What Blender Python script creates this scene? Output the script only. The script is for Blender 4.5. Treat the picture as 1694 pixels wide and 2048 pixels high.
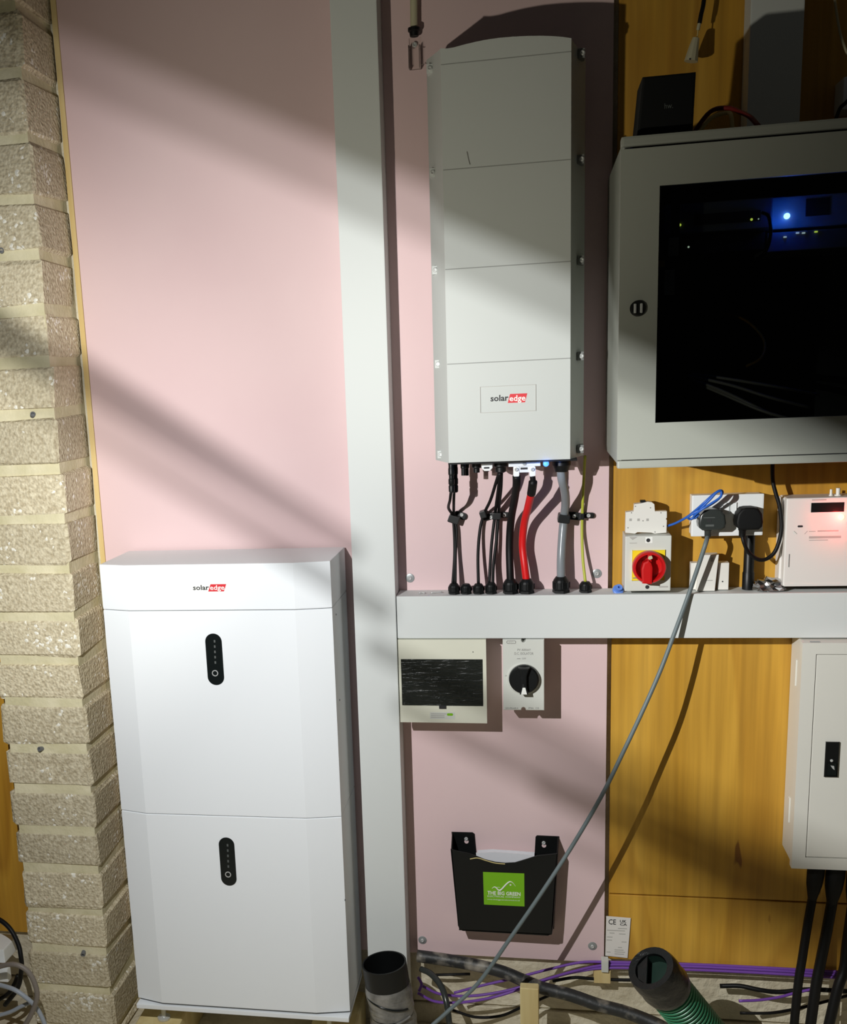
import bpy, bmesh, math, random
from mathutils import Vector, Matrix
random.seed(7)
for o in list(bpy.data.objects): bpy.data.objects.remove(o)
SC = bpy.context.scene
COL = SC.collection

# ------------------------------------------------------------------ camera
F, CX, CY = 2243.0, 622.0, 1252.5           # pixels in the 1694 x 2048 frame
ROT = ((0.98032041, 0.04768786, 0.19156658), (-0.00355483, 0.97449182, -0.22439487), (-0.19738098, 0.21929788, 0.95548375))
DCAM, ZC = 2.544, 1.625                     # metres from the board, eye height above the floor
cam_d = bpy.data.cameras.new('camera'); cam = bpy.data.objects.new('camera', cam_d); COL.objects.link(cam)
cam_d.sensor_fit = 'HORIZONTAL'; cam_d.sensor_width = 36.0; cam_d.lens = F / 1694 * 36
cam_d.shift_x = (847 - CX) / 1694; cam_d.shift_y = (CY - 1024) / 1694
cam_d.clip_start = 0.05
def cw(v): return Vector((sum(ROT[i][0]*v[i] for i in range(3)), sum(ROT[i][2]*v[i] for i in range(3)), -sum(ROT[i][1]*v[i] for i in range(3))))
r_, u_, b_ = cw((1, 0, 0)), cw((0, -1, 0)), cw((0, 0, -1))
cam.matrix_world = Matrix(((r_.x, u_.x, b_.x, 0), (r_.y, u_.y, b_.y, -DCAM), (r_.z, u_.z, b_.z, ZC), (0, 0, 0, 1)))
SC.camera = cam

def P(px, py, Y=0.0):
    """point of the place at depth Y (board = 0, towards the viewer negative) seen at a pixel"""
    d = cw(((px - CX)/F, (py - CY)/F, 1)); t = (DCAM + Y)/d.y
    return Vector((d.x*t, Y, d.z*t + ZC))
def PZ(px, py, Z):
    d = cw(((px - CX)/F, (py - CY)/F, 1)); t = (Z - ZC)/d.z
    return Vector((d.x*t, d.y*t - DCAM, Z))
def PX(px, py, Y): return P(px, py, Y).x
def PH(px, py, Y): return P(px, py, Y).z

# ------------------------------------------------------------------ light
SC.view_settings.view_transform = 'Standard'; SC.view_settings.look = 'None'
SC.view_settings.gamma = 1.0; SC.view_settings.use_curve_mapping = False; SC.view_settings.exposure = 0.0
w = bpy.data.worlds.new('world'); SC.world = w; w.use_nodes = True
w.node_tree.nodes['Background'].inputs[0].default_value = (1.0, 0.97, 0.86, 1)
w.node_tree.nodes['Background'].inputs[1].default_value = 0.02
LAMP = P(500, 745, 0); LAMP.y = -1.5        # work lamp on a stand, left of the frame
def led(name, off, watt, rad, aim, size, blend, col):
    l = bpy.data.lights.new(name, 'SPOT'); l.energy = watt; l.shadow_soft_size = rad
    l.spot_size = math.radians(size); l.spot_blend = blend; l.color = col
    o = bpy.data.objects.new(name, l); COL.objects.link(o)
    o.location = LAMP + Vector(off)
    o.rotation_euler = (aim - o.location).to_track_quat('-Z', 'Y').to_euler()
AIM = LAMP + Vector((0.78, 1.35, -0.68))
led('work_lamp_led', (0, 0, 0.0), 43, 0.0012, AIM, 172, 1.0, (0.985, 0.99, 0.985))
led('work_lamp_led', (0.0025, 0, -0.0056), 43, 0.0012, AIM, 172, 1.0, (0.985, 0.99, 0.985))
led('fill_led_right', (0.002, 0, -0.003), 60, 0.0012, LAMP + Vector((1.5, 1.3, -0.85)), 58, 1.0, (1, 0.985, 0.94))  # added fill head, lifts only the right-hand side
led('fill_led_left', (-0.002, 0, -0.003), 40, 0.0012, LAMP + Vector((-0.62, 1.33, -0.2)), 62, 1.0, (1, 0.985, 0.92))  # added fill head that brightens the brick pier
led('fill_led_upper', (-0.02, 0, -0.085), 22, 0.012, P(900, 90, 0), 80, 1.0, (1, 0.95, 0.78))  # added dim fill for the upper wall beyond the flap's cut-off

# ------------------------------------------------------------------ materials
def S(r, g, b):
    f = lambda c: (c/255)/12.92 if c/255 <= 0.04045 else ((c/255 + 0.055)/1.055)**2.4
    return (f(r), f(g), f(b), 1)
MATS = {}
def mat(name, col, rough=0.5, metal=0.0, var=None, bump=None, emit=None, spec=None, trans=None):
    m = bpy.data.materials.new(name); m.use_nodes = True; nt = m.node_tree; b = nt.nodes['Principled BSDF']
    b.inputs['Base Color'].default_value = col; b.inputs['Roughness'].default_value = rough; b.inputs['Metallic'].default_value = metal
    if spec is not None: b.inputs['Specular IOR Level'].default_value = spec
    tc = None
    def coord(scale):
        nonlocal tc
        if tc is None: tc = nt.nodes.new('ShaderNodeTexCoord')
        mp = nt.nodes.new('ShaderNodeMapping'); mp.inputs['Scale'].default_value = scale if isinstance(scale, tuple) else (scale,)*3
        nt.links.new(tc.outputs['Object'], mp.inputs['Vector']); return mp.outputs['Vector']
    if var:
        sc, c2, lo, hi = var
        n = nt.nodes.new('ShaderNodeTexNoise'); n.inputs['Scale'].default_value = 1; n.inputs['Detail'].default_value = 5
        nt.links.new(coord(sc), n.inputs['Vector'])
        cr = nt.nodes.new('ShaderNodeValToRGB'); cr.color_ramp.elements[0].position = lo; cr.color_ramp.elements[1].position = hi
        cr.color_ramp.elements[0].color = col; cr.color_ramp.elements[1].color = c2
        nt.links.new(n.outputs['Fac'], cr.inputs['Fac']); nt.links.new(cr.outputs['Color'], b.inputs['Base Color'])
    if bump:
        sc, st, di = bump
        n = nt.nodes.new('ShaderNodeTexNoise'); n.inputs['Scale'].default_value = 1; n.inputs['Detail'].default_value = 6
        nt.links.new(coord(sc), n.inputs['Vector'])
        bp = nt.nodes.new('ShaderNodeBump'); bp.inputs['Strength'].default_value = st; bp.inputs['Distance'].default_value = di
        nt.links.new(n.outputs['Fac'], bp.inputs['Height']); nt.links.new(bp.outputs['Normal'], b.inputs['Normal'])
    if emit:
        b.inputs['Emission Color'].default_value = emit[0]; b.inputs['Emission Strength'].default_value = emit[1]
    if trans is not None:
        b.inputs['Transmission Weight'].default_value = trans
    MATS[name] = m; return m

mat('pink_board', S(227, 201, 201), 0.85, var=(2.2, S(222, 194, 195), 0.35, 0.7), bump=(260, 0.06, 0.001))
def ply_material():
    m = bpy.data.materials.new('plywood'); m.use_nodes = True; nt = m.node_tree; b = nt.nodes['Principled BSDF']
    b.inputs['Roughness'].default_value = 0.55
    tc = nt.nodes.new('ShaderNodeTexCoord')
    def noise(scale, det, dist=0.0):
        mp = nt.nodes.new('ShaderNodeMapping'); mp.inputs['Scale'].default_value = scale
        nt.links.new(tc.outputs['Object'], mp.inputs['Vector'])
        n = nt.nodes.new('ShaderNodeTexNoise'); n.inputs['Scale'].default_value = 1; n.inputs['Detail'].default_value = det
        n.inputs['Distortion'].default_value = dist
        nt.links.new(mp.outputs['Vector'], n.inputs['Vector']); return n
    def ramp(n, e):
        cr = nt.nodes.new('ShaderNodeValToRGB'); cr.color_ramp.elements[0].position = e[0][0]; cr.color_ramp.elements[0].color = e[0][1]
        cr.color_ramp.elements[1].position = e[1][0]; cr.color_ramp.elements[1].color = e[1][1]
        for p, c in e[2:]: el = cr.color_ramp.elements.new(p); el.color = c
        nt.links.new(n.outputs['Fac'], cr.inputs['Fac']); return cr
    def mul(a, c, f):
        mx = nt.nodes.new('ShaderNodeMixRGB'); mx.blend_type = 'MULTIPLY'; mx.inputs['Fac'].default_value = f
        nt.links.new(a.outputs['Color'], mx.inputs[1]); nt.links.new(c.outputs['Color'], mx.inputs[2]); return mx
    base = ramp(noise((5, 5, 0.9), 3, 1.2), [(0.3, S(190, 137, 27)), (0.72, S(224, 175, 70))])
    grain = ramp(noise((70, 20, 2.2), 6), [(0.3, (0.72, 0.7, 0.66, 1)), (0.62, (1, 1, 1, 1))])
    fig = ramp(noise((3.2, 3, 0.55), 1, 0.4), [(0.40, (1, 1, 1, 1)), (0.46, (0.78, 0.70, 0.58, 1)), (0.48, (1, 1, 1, 1)), (0.53, (0.82, 0.76, 0.66, 1)), (0.545, (1, 1, 1, 1)), (0.60, (0.85, 0.8, 0.7, 1)), (0.612, (1, 1, 1, 1))])
    fleck = ramp(noise((26, 20, 7), 2), [(0.245, (0.35, 0.2, 0.1, 1)), (0.275, (1, 1, 1, 1))])
    out = mul(mul(mul(base, grain, 0.75), fig, 1.0), fleck, 0.8)
    nt.links.new(out.outputs['Color'], b.inputs['Base Color'])
    MATS['plywood'] = m
ply_material()
def brick_material(name, c1, c2, c3):
    m = bpy.data.materials.new(name); m.use_nodes = True; nt = m.node_tree; b = nt.nodes['Principled BSDF']
    b.inputs['Roughness'].default_value = 0.95; b.inputs['Specular IOR Level'].default_value = 0.15
    tc = nt.nodes.new('ShaderNodeTexCoord'); oi = nt.nodes.new('ShaderNodeObjectInfo')
    add = nt.nodes.new('ShaderNodeVectorMath'); add.operation = 'ADD'
    nt.links.new(tc.outputs['Object'], add.inputs[0])
    mm = nt.nodes.new('ShaderNodeVectorMath'); mm.operation = 'SCALE'; mm.inputs['Scale'].default_value = 9
    cx = nt.nodes.new('ShaderNodeCombineXYZ'); nt.links.new(oi.outputs['Random'], cx.inputs[0]); nt.links.new(oi.outputs['Random'], cx.inputs[2])
    nt.links.new(cx.outputs[0], mm.inputs[0]); nt.links.new(mm.outputs[0], add.inputs[1])
    def tex(kind, s):
        n = nt.nodes.new(kind); n.inputs['Scale'].default_value = s; nt.links.new(add.outputs[0], n.inputs['Vector']); return n
    v = tex('ShaderNodeTexVoronoi', 150); n1 = tex('ShaderNodeTexNoise', 120); n1.inputs['Detail'].default_value = 6
    n2 = tex('ShaderNodeTexNoise', 12)
    cr = nt.nodes.new('ShaderNodeValToRGB'); cr.color_ramp.elements[0].position = 0.34; cr.color_ramp.elements[1].position = 0.66
    cr.color_ramp.elements[0].color = c1; cr.color_ramp.elements[1].color = c2
    nt.links.new(n1.outputs['Fac'], cr.inputs['Fac'])
    # pale pebbles: some voronoi cells, gathered where the broad noise is high
    sep = nt.nodes.new('ShaderNodeSeparateColor'); nt.links.new(v.outputs['Color'], sep.inputs[0])
    a = nt.nodes.new('ShaderNodeMath'); a.operation = 'ADD'; nt.links.new(sep.outputs[0], a.inputs[0])
    s2 = nt.nodes.new('ShaderNodeMath'); s2.operation = 'MULTIPLY'; s2.inputs[1].default_value = 1.3; nt.links.new(n2.outputs['Fac'], s2.inputs[0]); nt.links.new(s2.outputs[0], a.inputs[1])
    t = nt.nodes.new('ShaderNodeMath'); t.operation = 'GREATER_THAN'; t.inputs[1].default_value = 1.66; nt.links.new(a.outputs[0], t.inputs[0])
    mx = nt.nodes.new('ShaderNodeMixRGB'); mx.inputs[2].default_value = c3
    nt.links.new(t.outputs[0], mx.inputs['Fac']); nt.links.new(cr.outputs['Color'], mx.inputs[1])
    hs = nt.nodes.new('ShaderNodeHueSaturation'); mr = nt.nodes.new('ShaderNodeMapRange'); mr.inputs[3].default_value = 0.86; mr.inputs[4].default_value = 1.1
    nt.links.new(oi.outputs['Random'], mr.inputs[0]); nt.links.new(mr.outputs[0], hs.inputs['Value']); nt.links.new(mx.outputs[0], hs.inputs['Color'])
    nt.links.new(hs.outputs[0], b.inputs['Base Color'])
    h = nt.nodes.new('ShaderNodeMath'); h.operation = 'SUBTRACT'; nt.links.new(n1.outputs['Fac'], h.inputs[0]); nt.links.new(v.outputs['Distance'], h.inputs[1])
    bp = nt.nodes.new('ShaderNodeBump'); bp.inputs['Strength'].default_value = 0.6; bp.inputs['Distance'].default_value = 0.004
    nt.links.new(h.outputs[0], bp.inputs['Height']); nt.links.new(bp.outputs['Normal'], b.inputs['Normal'])
    MATS[name] = m
brick_material('brick', S(188, 175, 146), S(228, 218, 190), S(250, 247, 234))
mat('mortar', S(206, 198, 160), 0.95, var=(14, S(226, 218, 186), 0.35, 0.65), bump=(90, 0.5, 0.004))
mat('concrete', S(200, 190, 165), 0.95, var=(11, S(230, 222, 198), 0.35, 0.65), bump=(60, 0.8, 0.008))
mat('white_plastic', S(236, 239, 238), 0.45, bump=(300, 0.02, 0.0005))
mat('battery_white', S(240, 244, 247), 0.75, bump=(500, 0.04, 0.0004))
mat('inverter_grey', S(197, 201, 198), 0.6, bump=(420, 0.08, 0.0006))
mat('trunk_white', S(216, 220, 218), 0.7)
mat('cream_plastic', S(226, 226, 208), 0.35)
mat('grey_plastic', S(212, 214, 206), 0.45)
mat('module_white', S(232, 230, 222), 0.5)
mat('meter_white', S(232, 228, 222), 0.45)
mat('steel_paint', S(222, 221, 212), 0.45)
mat('rack_grey', S(152, 155, 146), 0.5, bump=(500, 0.1, 0.0004))
mat('black_plastic', S(15, 17, 17), 0.42, spec=0.35)
mat('black_soft', S(10, 11, 11), 0.6, spec=0.25)
mat('black_gloss', S(20, 25, 25), 0.22)
mat('black_rubber', S(16, 16, 16), 0.5, spec=0.25)
mat('dark_inside', S(24, 24, 24), 0.7)
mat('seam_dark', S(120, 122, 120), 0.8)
mat('seam_pale', S(150, 152, 149), 0.8)
mat('gap_black', S(18, 16, 14), 0.9)
mat('red_plastic', S(196, 20, 22), 0.35)
mat('red_print', S(214, 36, 48), 0.5)
mat('red_cable', S(222, 24, 26), 0.4)
mat('yellow_plate', S(240, 214, 20), 0.5)
mat('green_print', S(122, 186, 22), 0.45)
mat('white_print', S(244, 246, 240), 0.5)
mat('ink', S(36, 36, 38), 0.6)
mat('ink_grey', S(128, 126, 122), 0.6)
mat('ink_pale', S(176, 174, 168), 0.6)
mat('faint_print', S(88, 92, 90), 0.5)
mat('blue_wire', S(36, 96, 190), 0.4)
mat('blue_cap', S(96, 136, 214), 0.35)
mat('purple_cable', S(120, 74, 170), 0.45)
mat('grey_cable', S(134, 140, 144), 0.25)
mat('flex_grey', S(104, 116, 118), 0.5)
mat('tan_cable', S(128, 120, 112), 0.5)
mat('pale_cable', S(160, 168, 178), 0.45)
mat('cream_cable', S(196, 186, 150), 0.5)
mat('maroon_cable', S(110, 26, 24), 0.5)
mat('green_yellow', S(180, 186, 60), 0.45)
mat('orange_cable', S(220, 160, 40), 0.45)
mat('metal', S(205, 207, 205), 0.28, 0.3)
mat('zinc', S(160, 164, 164), 0.4, 0.4)
mat('brass', S(210, 170, 80), 0.35, 0.9)
mat('foil', S(200, 200, 200), 0.18, 1.0)
mat('tape_grey', S(146, 144, 138), 0.22, 0.0, var=(22, S(84, 84, 82), 0.35, 0.65), bump=((14, 14, 60), 0.8, 0.006))
mat('tape_black', S(22, 24, 24), 0.28, bump=(30, 0.9, 0.006))
mat('hose_dark', S(40, 42, 42), 0.5, var=(24, S(150, 144, 132), 0.47, 0.66), bump=(40, 0.5, 0.004))
mat('green_hose', S(46, 140, 100), 0.35)
mat('green_hose_dark', S(10, 40, 30), 0.5)
mat('timber', S(212, 184, 120), 0.7, var=((30, 30, 2), S(226, 204, 148), 0.35, 0.65))
mat('timber_pale', S(222, 206, 152), 0.7, var=((30, 30, 2), S(206, 184, 128), 0.35, 0.65))
mat('paper', S(232, 232, 236), 0.7, bump=(30, 0.3, 0.003))
mat('kraft', S(206, 190, 130), 0.7)
mat('plug_grey', S(52, 56, 54), 0.25)
mat('grey_plug', S(110, 112, 114), 0.6)
mat('conduit_cream', S(196, 190, 160), 0.5)
mat('led_blue', S(60, 120, 255), 0.4, emit=((0.12, 0.30, 1.0, 1), 22.0))
mat('led_blue_white', S(60, 120, 255), 0.4, emit=((0.10, 0.36, 1.0, 1), 1.5))
mat('led_red', S(255, 60, 40), 0.4, emit=((1.0, 0.12, 0.06, 1), 14.0))
mat('led_green', S(190, 230, 60), 0.4, emit=((0.75, 0.95, 0.12, 1), 1.6))
mat('led_white', S(230, 240, 220), 0.4, emit=((0.8, 1.0, 0.8, 1), 1.0))
mat('led_lens', S(250, 250, 240), 0.4)
def glass_material(name, tint, gloss, rough=0.03):
    m = bpy.data.materials.new(name); m.use_nodes = True; nt = m.node_tree; nt.nodes.remove(nt.nodes['Principled BSDF'])
    tr = nt.nodes.new('ShaderNodeBsdfTransparent'); tr.inputs[0].default_value = tint
    gl = nt.nodes.new('ShaderNodeBsdfGlossy'); gl.inputs['Roughness'].default_value = rough
    fr = nt.nodes.new('ShaderNodeFresnel'); fr.inputs[0].default_value = gloss
    mx = nt.nodes.new('ShaderNodeMixShader')
    nt.links.new(fr.outputs[0], mx.inputs[0]); nt.links.new(tr.outputs[0], mx.inputs[1]); nt.links.new(gl.outputs[0], mx.inputs[2])
    nt.links.new(mx.outputs[0], nt.nodes['Material Output'].inputs[0]); MATS[name] = m; return m
glass_material('tinted_glass', (0.5, 0.52, 0.5, 1), 1.25)
def film_material():
    m = mat('smoked_plastic', S(46, 49, 45), 0.22, bump=((30, 30, 190), 0.55, 0.004)); nt = m.node_tree; b = nt.nodes['Principled BSDF']
    tr = nt.nodes.new('ShaderNodeBsdfTransparent'); tr.inputs[0].default_value = (0.5, 0.52, 0.48, 1); mx = nt.nodes.new('ShaderNodeMixShader'); mx.inputs[0].default_value = 0.6
    nt.links.new(tr.outputs[0], mx.inputs[1]); nt.links.new(b.outputs[0], mx.inputs[2]); nt.links.new(mx.outputs[0], nt.nodes['Material Output'].inputs[0])
film_material()
glass_material('clear_plastic', (0.97, 0.97, 0.96, 1), 1.25, 0.1)

# ------------------------------------------------------------------ mesh kit
ROOT = {}
def tag(o, label, cat=None, group=None, kind=None):
    if label: o['label'] = label
    if cat: o['category'] = cat
    if group: o['group'] = group
    if kind: o['kind'] = kind
    return o
def thing(name, label, cat, base, group=None, kind=None):
    o = bpy.data.objects.new(name, None); COL.objects.link(o); o.location = base; o.empty_display_size = 0.02
    ROOT[o] = Vector(base); return tag(o, label, cat, group, kind)
class B:
    def __init__(s): s.bm = bmesh.new()
    def _merge(s, t):
        me = bpy.data.meshes.new('tmp'); t.to_mesh(me); t.free(); s.bm.from_mesh(me); bpy.data.meshes.remove(me); return s
    def box(s, x0, x1, y0, y1, z0, z1, bev=0.0, seg=2, jit=0.0, rot=None):
        t = bmesh.new(); bmesh.ops.create_cube(t, size=1)
        for v in t.verts: v.co = Vector(((x0+x1)/2 + v.co.x*(x1-x0), (y0+y1)/2 + v.co.y*(y1-y0), (z0+z1)/2 + v.co.z*(z1-z0)))
        if bev: bmesh.ops.bevel(t, geom=t.edges[:], offset=bev, segments=seg, affect='EDGES', profile=0.7)
        if jit:
            for v in t.verts: v.co += Vector((random.uniform(-jit, jit), random.uniform(-jit, jit), random.uniform(-jit, jit)))
        if rot:
            c = Vector(((x0+x1)/2, (y0+y1)/2, (z0+z1)/2)); bmesh.ops.rotate(t, verts=t.verts, cent=c, matrix=rot)
        return s._merge(t)
    def prism(s, pts, y0, y1, bev=0.0, seg=2, axis='y'):
        """outline (a,b) extruded along an axis: y -> (x,z), z -> (x,y), x -> (y,z)"""
        t = bmesh.new()
        mk = {'y': lambda a, b, c: (a, c, b), 'z': lambda a, b, c: (a, b, c), 'x': lambda a, b, c: (c, a, b)}[axis]
        lo = [t.verts.new(mk(a, b, y0)) for a, b in pts]; hi = [t.verts.new(mk(a, b, y1)) for a, b in pts]
        f0 = t.faces.new(lo); f1 = t.faces.new(hi[::-1]); n = len(pts)
        for i in range(n): t.faces.new((lo[i], lo[(i+1) % n], hi[(i+1) % n], hi[i]))
        bmesh.ops.recalc_face_normals(t, faces=t.faces)
        if bev: bmesh.ops.bevel(t, geom=list(f0.edges) + list(f1.edges), offset=bev, segments=seg, affect='EDGES', profile=0.7)
        return s._merge(t)
    def ring(s, o, i, y0, y1):
        """rectangular frame: outer and inner (x0,x1,z0,z1)"""
        t = bmesh.new()
        def quad(r, y): return [t.verts.new((r[a], y, r[b])) for a, b in ((0, 2), (1, 2), (1, 3), (0, 3))]
        A, Bq, C, Dq = quad(o, y0), quad(i, y0), quad(o, y1), quad(i, y1)
        for k in range(4):
            j = (k+1) % 4
            t.faces.new((A[k], A[j], Bq[j], Bq[k])); t.faces.new((C[k], Dq[k], Dq[j], C[j]))
            t.faces.new((A[k], C[k], C[j], A[j])); t.faces.new((Bq[k], Bq[j], Dq[j], Dq[k]))
        bmesh.ops.recalc_face_normals(t, faces=t.faces); return s._merge(t)
    def lathe(s, base, axis, prof, seg=20, cap0=True, cap1=True):
        """profile (radius, distance along axis)"""
        t = bmesh.new(); ax = Vector(axis).normalized(); base = Vector(base)
        u = ax.orthogonal().normalized(); v = ax.cross(u); rows = []
        for r, h in prof: rows.append([t.verts.new(base + ax*h + (u*math.cos(2*math.pi*k/seg) + v*math.sin(2*math.pi*k/seg))*max(r, 1e-5)) for k in range(seg)])
        for a, b in zip(rows, rows[1:]):
            for k in range(seg): t.faces.new((a[k], a[(k+1) % seg], b[(k+1) % seg], b[k]))
        if cap0: t.faces.new(rows[0][::-1])
        if cap1: t.faces.new(rows[-1])
        bmesh.ops.recalc_face_normals(t, faces=t.faces); return s._merge(t)
    def cyl(s, p0, p1, r, seg=16, r1=None):
        p0, p1 = Vector(p0), Vector(p1); return s.lathe(p0, p1 - p0, [(r, 0), (r if r1 is None else r1, (p1-p0).length)], seg)
    def tube(s, pts, r, seg=10, sub=6, rad=None, smooth=True):
        pts = [Vector(p) for p in pts]
        if smooth and len(pts) > 2:
            q = [pts[0]*2 - pts[1]] + pts + [pts[-1]*2 - pts[-2]]; out = []
            for i in range(1, len(q)-2):
                a, b, c, d = q[i-1:i+3]
                for k in range(sub):
                    t = k/sub; out.append(0.5*((2*b) + (c-a)*t + (2*a-5*b+4*c-d)*t*t + (3*b-a-3*c+d)*t**3))
            out.append(pts[-1]); pts = out
        t = bmesh.new(); rows = []; n = None
        for i, p in enumerate(pts):
            tan = (pts[min(i+1, len(pts)-1)] - pts[max(i-1, 0)]).normalized()
            n = tan.orthogonal().normalized() if n is None else (n - tan*n.dot(tan)).normalized()
            bn = tan.cross(n); rr = r if rad is None else rad(i/(len(pts)-1))
            rows.append([t.verts.new(p + (n*math.cos(2*math.pi*k/seg) + bn*math.sin(2*math.pi*k/seg))*rr) for k in range(seg)])
        for a, b in zip(rows, rows[1:]):
            for k in range(seg): t.faces.new((a[k], a[(k+1) % seg], b[(k+1) % seg], b[k]))
        t.faces.new(rows[0][::-1]); t.faces.new(rows[-1])
        bmesh.ops.recalc_face_normals(t, faces=t.faces); return s._merge(t)
    def raw(s, verts, faces):
        t = bmesh.new(); vs = [t.verts.new(v) for v in verts]
        for f in faces: t.faces.new([vs[i] for i in f])
        bmesh.ops.recalc_face_normals(t, faces=t.faces); return s._merge(t)
    def rot(s, ang, axis, cent):
        bmesh.ops.rotate(s.bm, verts=s.bm.verts, cent=Vector(cent), matrix=Matrix.Rotation(ang, 3, axis)); return s
    def out(s, name, m, parent=None, smooth=None):
        bm = s.bm
        if parent is not None: org = ROOT[parent]
        else:
            xs = [v.co.x for v in bm.verts]; ys = [v.co.y for v in bm.verts]; zs = [v.co.z for v in bm.verts]
            org = Vector(((min(xs)+max(xs))/2, (min(ys)+max(ys))/2, min(zs)))
        for v in bm.verts: v.co -= org
        me = bpy.data.meshes.new(name); bm.to_mesh(me); bm.free()
        me.materials.append(MATS[m])
        if smooth:
            me.shade_smooth()
            if smooth is not True: me.set_sharp_from_angle(angle=math.radians(smooth))
        o = bpy.data.objects.new(name, me); COL.objects.link(o); ROOT[o] = org
        if parent is None: o.location = org
        else: o.parent = parent
        return o
def rrect(x0, x1, z0, z1, r, n=5):
    pts = []
    for cx, cz, a0 in ((x1-r, z1-r, 0), (x0+r, z1-r, 90), (x0+r, z0+r, 180), (x1-r, z0+r, 270)):
        for k in range(n+1): a = math.radians(a0 + 90*k/n); pts.append((cx + r*math.cos(a), cz + r*math.sin(a)))
    return pts
def rect_px(x0, y0, x1, y1, Y):
    """upright rectangle through the middle of a pixel box"""
    xm, ym = (x0+x1)/2, (y0+y1)/2
    return PX(x0, ym, Y), PX(x1, ym, Y), PH(xm, y1, Y), PH(xm, y0, Y)
def text_at(name, body, px, Y, m, parent, shear=0.0, thick=0.0003, bold=0.0):
    """raised print that fills the pixel box px = (x0,y0,x1,y1) on the plane Y"""
    cu = bpy.data.curves.new(name, 'FONT'); cu.body = body; cu.resolution_u = 2; cu.shear = shear; cu.offset = bold
    o = bpy.data.objects.new(name, cu); COL.objects.link(o); dg = bpy.context.evaluated_depsgraph_get()
    me = bpy.data.meshes.new_from_object(o.evaluated_get(dg)); bpy.data.objects.remove(o); bpy.data.curves.remove(cu)
    x0, x1, z0, z1 = rect_px(*px, Y)
    ax = [v.co.x for v in me.vertices]; ay = [v.co.y for v in me.vertices]
    sx = (x1-x0)/(max(ax)-min(ax)); sz = (z1-z0)/(max(ay)-min(ay)); org = ROOT[parent]
    for v in me.vertices: v.co = Vector((x0 + (v.co.x-min(ax))*sx, Y - thick, z0 + (v.co.y-min(ay))*sz)) - org
    me.materials.clear(); me.materials.append(MATS[m])
    q = bpy.data.objects.new(name, me); COL.objects.link(q); q.parent = parent; ROOT[q] = org; return q
def plate_px(name, px, Y0, Y1, m, parent, bev=0.0, r=None):
    x0, x1, z0, z1 = rect_px(*px, Y0); b = B()
    if r: b.prism(rrect(x0, x1, z0, z1, r), Y0, Y1, bev)
    else: b.box(x0, x1, Y0, Y1, z0, z1, bev)
    return b.out(name, m, parent)
def cable(name, label, pts, r, m, group=None, cat='cable', seg=10, sub=6, parent=None):
    b = B().tube([p if isinstance(p, Vector) else P(*p) for p in pts], r, seg, sub)
    o = b.out(name, m, parent, smooth=True)
    if parent is None: tag(o, label, cat, group)
    return o
def screw(parent, c, r=0.004, m='metal', name='screw', axis=(0, -1, 0)):
    o = B().lathe(c, axis, [(r, 0), (r, r*0.5), (r*0.7, r*0.8), (r*0.45, r*0.8), (r*0.35, r*0.35), (0.0001, r*0.35)], 12, cap1=False).out(name, m, parent, smooth=35); return o
def logo(parent, px, split, Y):
    x0, y0, x1, y1 = px; h = y1-y0
    text_at('logo_lettering', 'solar', (x0, y0 + h*0.1, split-1, y1 - h*0.2), Y, 'ink', parent, bold=0.022)
    a, b = P(split+2, y0, Y), P(x1+1.5, y0, Y); c, d = P(x1-3, y1, Y), P(split-2.5, y1, Y)
    blk = B().prism([(d.x, d.z), (c.x, d.z), (b.x, a.z), (a.x, a.z)], Y, Y-0.0003).out('logo_block', 'red_print', parent)
    text_at('logo_lettering', 'edge', (split+1, y0 + h*0.12, x1-2, y1 - h*0.02), Y-0.0003, 'white_print', parent, bold=0.015)
def mean(*a): return sum(a)/len(a)

# ================================================================== setting
fl = tag(B().box(-2.4, 2.2, -3.4, 0.3, -0.06, 0).out('floor', 'concrete'), 'rough pale concrete floor below the boards', None, None, 'structure')
wb = tag(B().box(-2.4, 2.2, 0.03, 0.2, 0, 2.9).out('wall_back', 'concrete'), 'concrete wall behind the pink and wooden boards', None, None, 'structure')
JW = mean(PH(860, 2014, 0.02), PH(1160, 2021, 0.02), PH(1450, 2030, 0.02))
B().box(-2.4, 2.2, 0.020, 0.031, JW+0.002, 2.85, 0.002, 1).out('concrete_course', 'concrete', wb)
B().box(-2.4, 2.2, 0.016, 0.031, 0, JW-0.002, 0.002, 1).out('concrete_course', 'concrete', wb)
xsp = mean(PX(1228, 0, 0), PX(1208, 1900, 0)); PBOT = mean(PH(830, 1908, 0), PH(1210, 1922, 0))
XPL = mean(PX(112, 0, 0), PX(210, 1100, 0)); XCOL = -0.355
B().box(XPL, XCOL-0.001, 0, 0.013, PBOT, 2.9).out('plasterboard_panel', 'pink_board', wb)
B().box(XCOL+0.001, xsp, 0, 0.013, PBOT, 2.9).out('plasterboard_panel', 'pink_board', wb)
JZ = mean(PH(1240, 1791, 0), PH(1694, 1806, 0)); WBOT = mean(PH(1230, 1920, 0), PH(1640, 1938, 0))
B().box(xsp+0.010, 1.9, 0.001, 0.013, JZ+0.0015, 2.9, 0.0012, 1).out('plywood_panel', 'plywood', wb)
B().box(xsp+0.010, 1.9, 0.0, 0.013, WBOT, JZ-0.0015, 0.0012, 1).out('plywood_panel', 'plywood', wb)
B().box(-2.4, -1.20, 0.001, 0.013, PH(20, 1863, 0), 2.9).out('plywood_panel', 'plywood', wb)
B().box(XPL-0.0125, XPL-0.0006, -0.003, 0.012, PBOT, 2.9).out('timber_strip', 'timber', wb)

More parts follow.
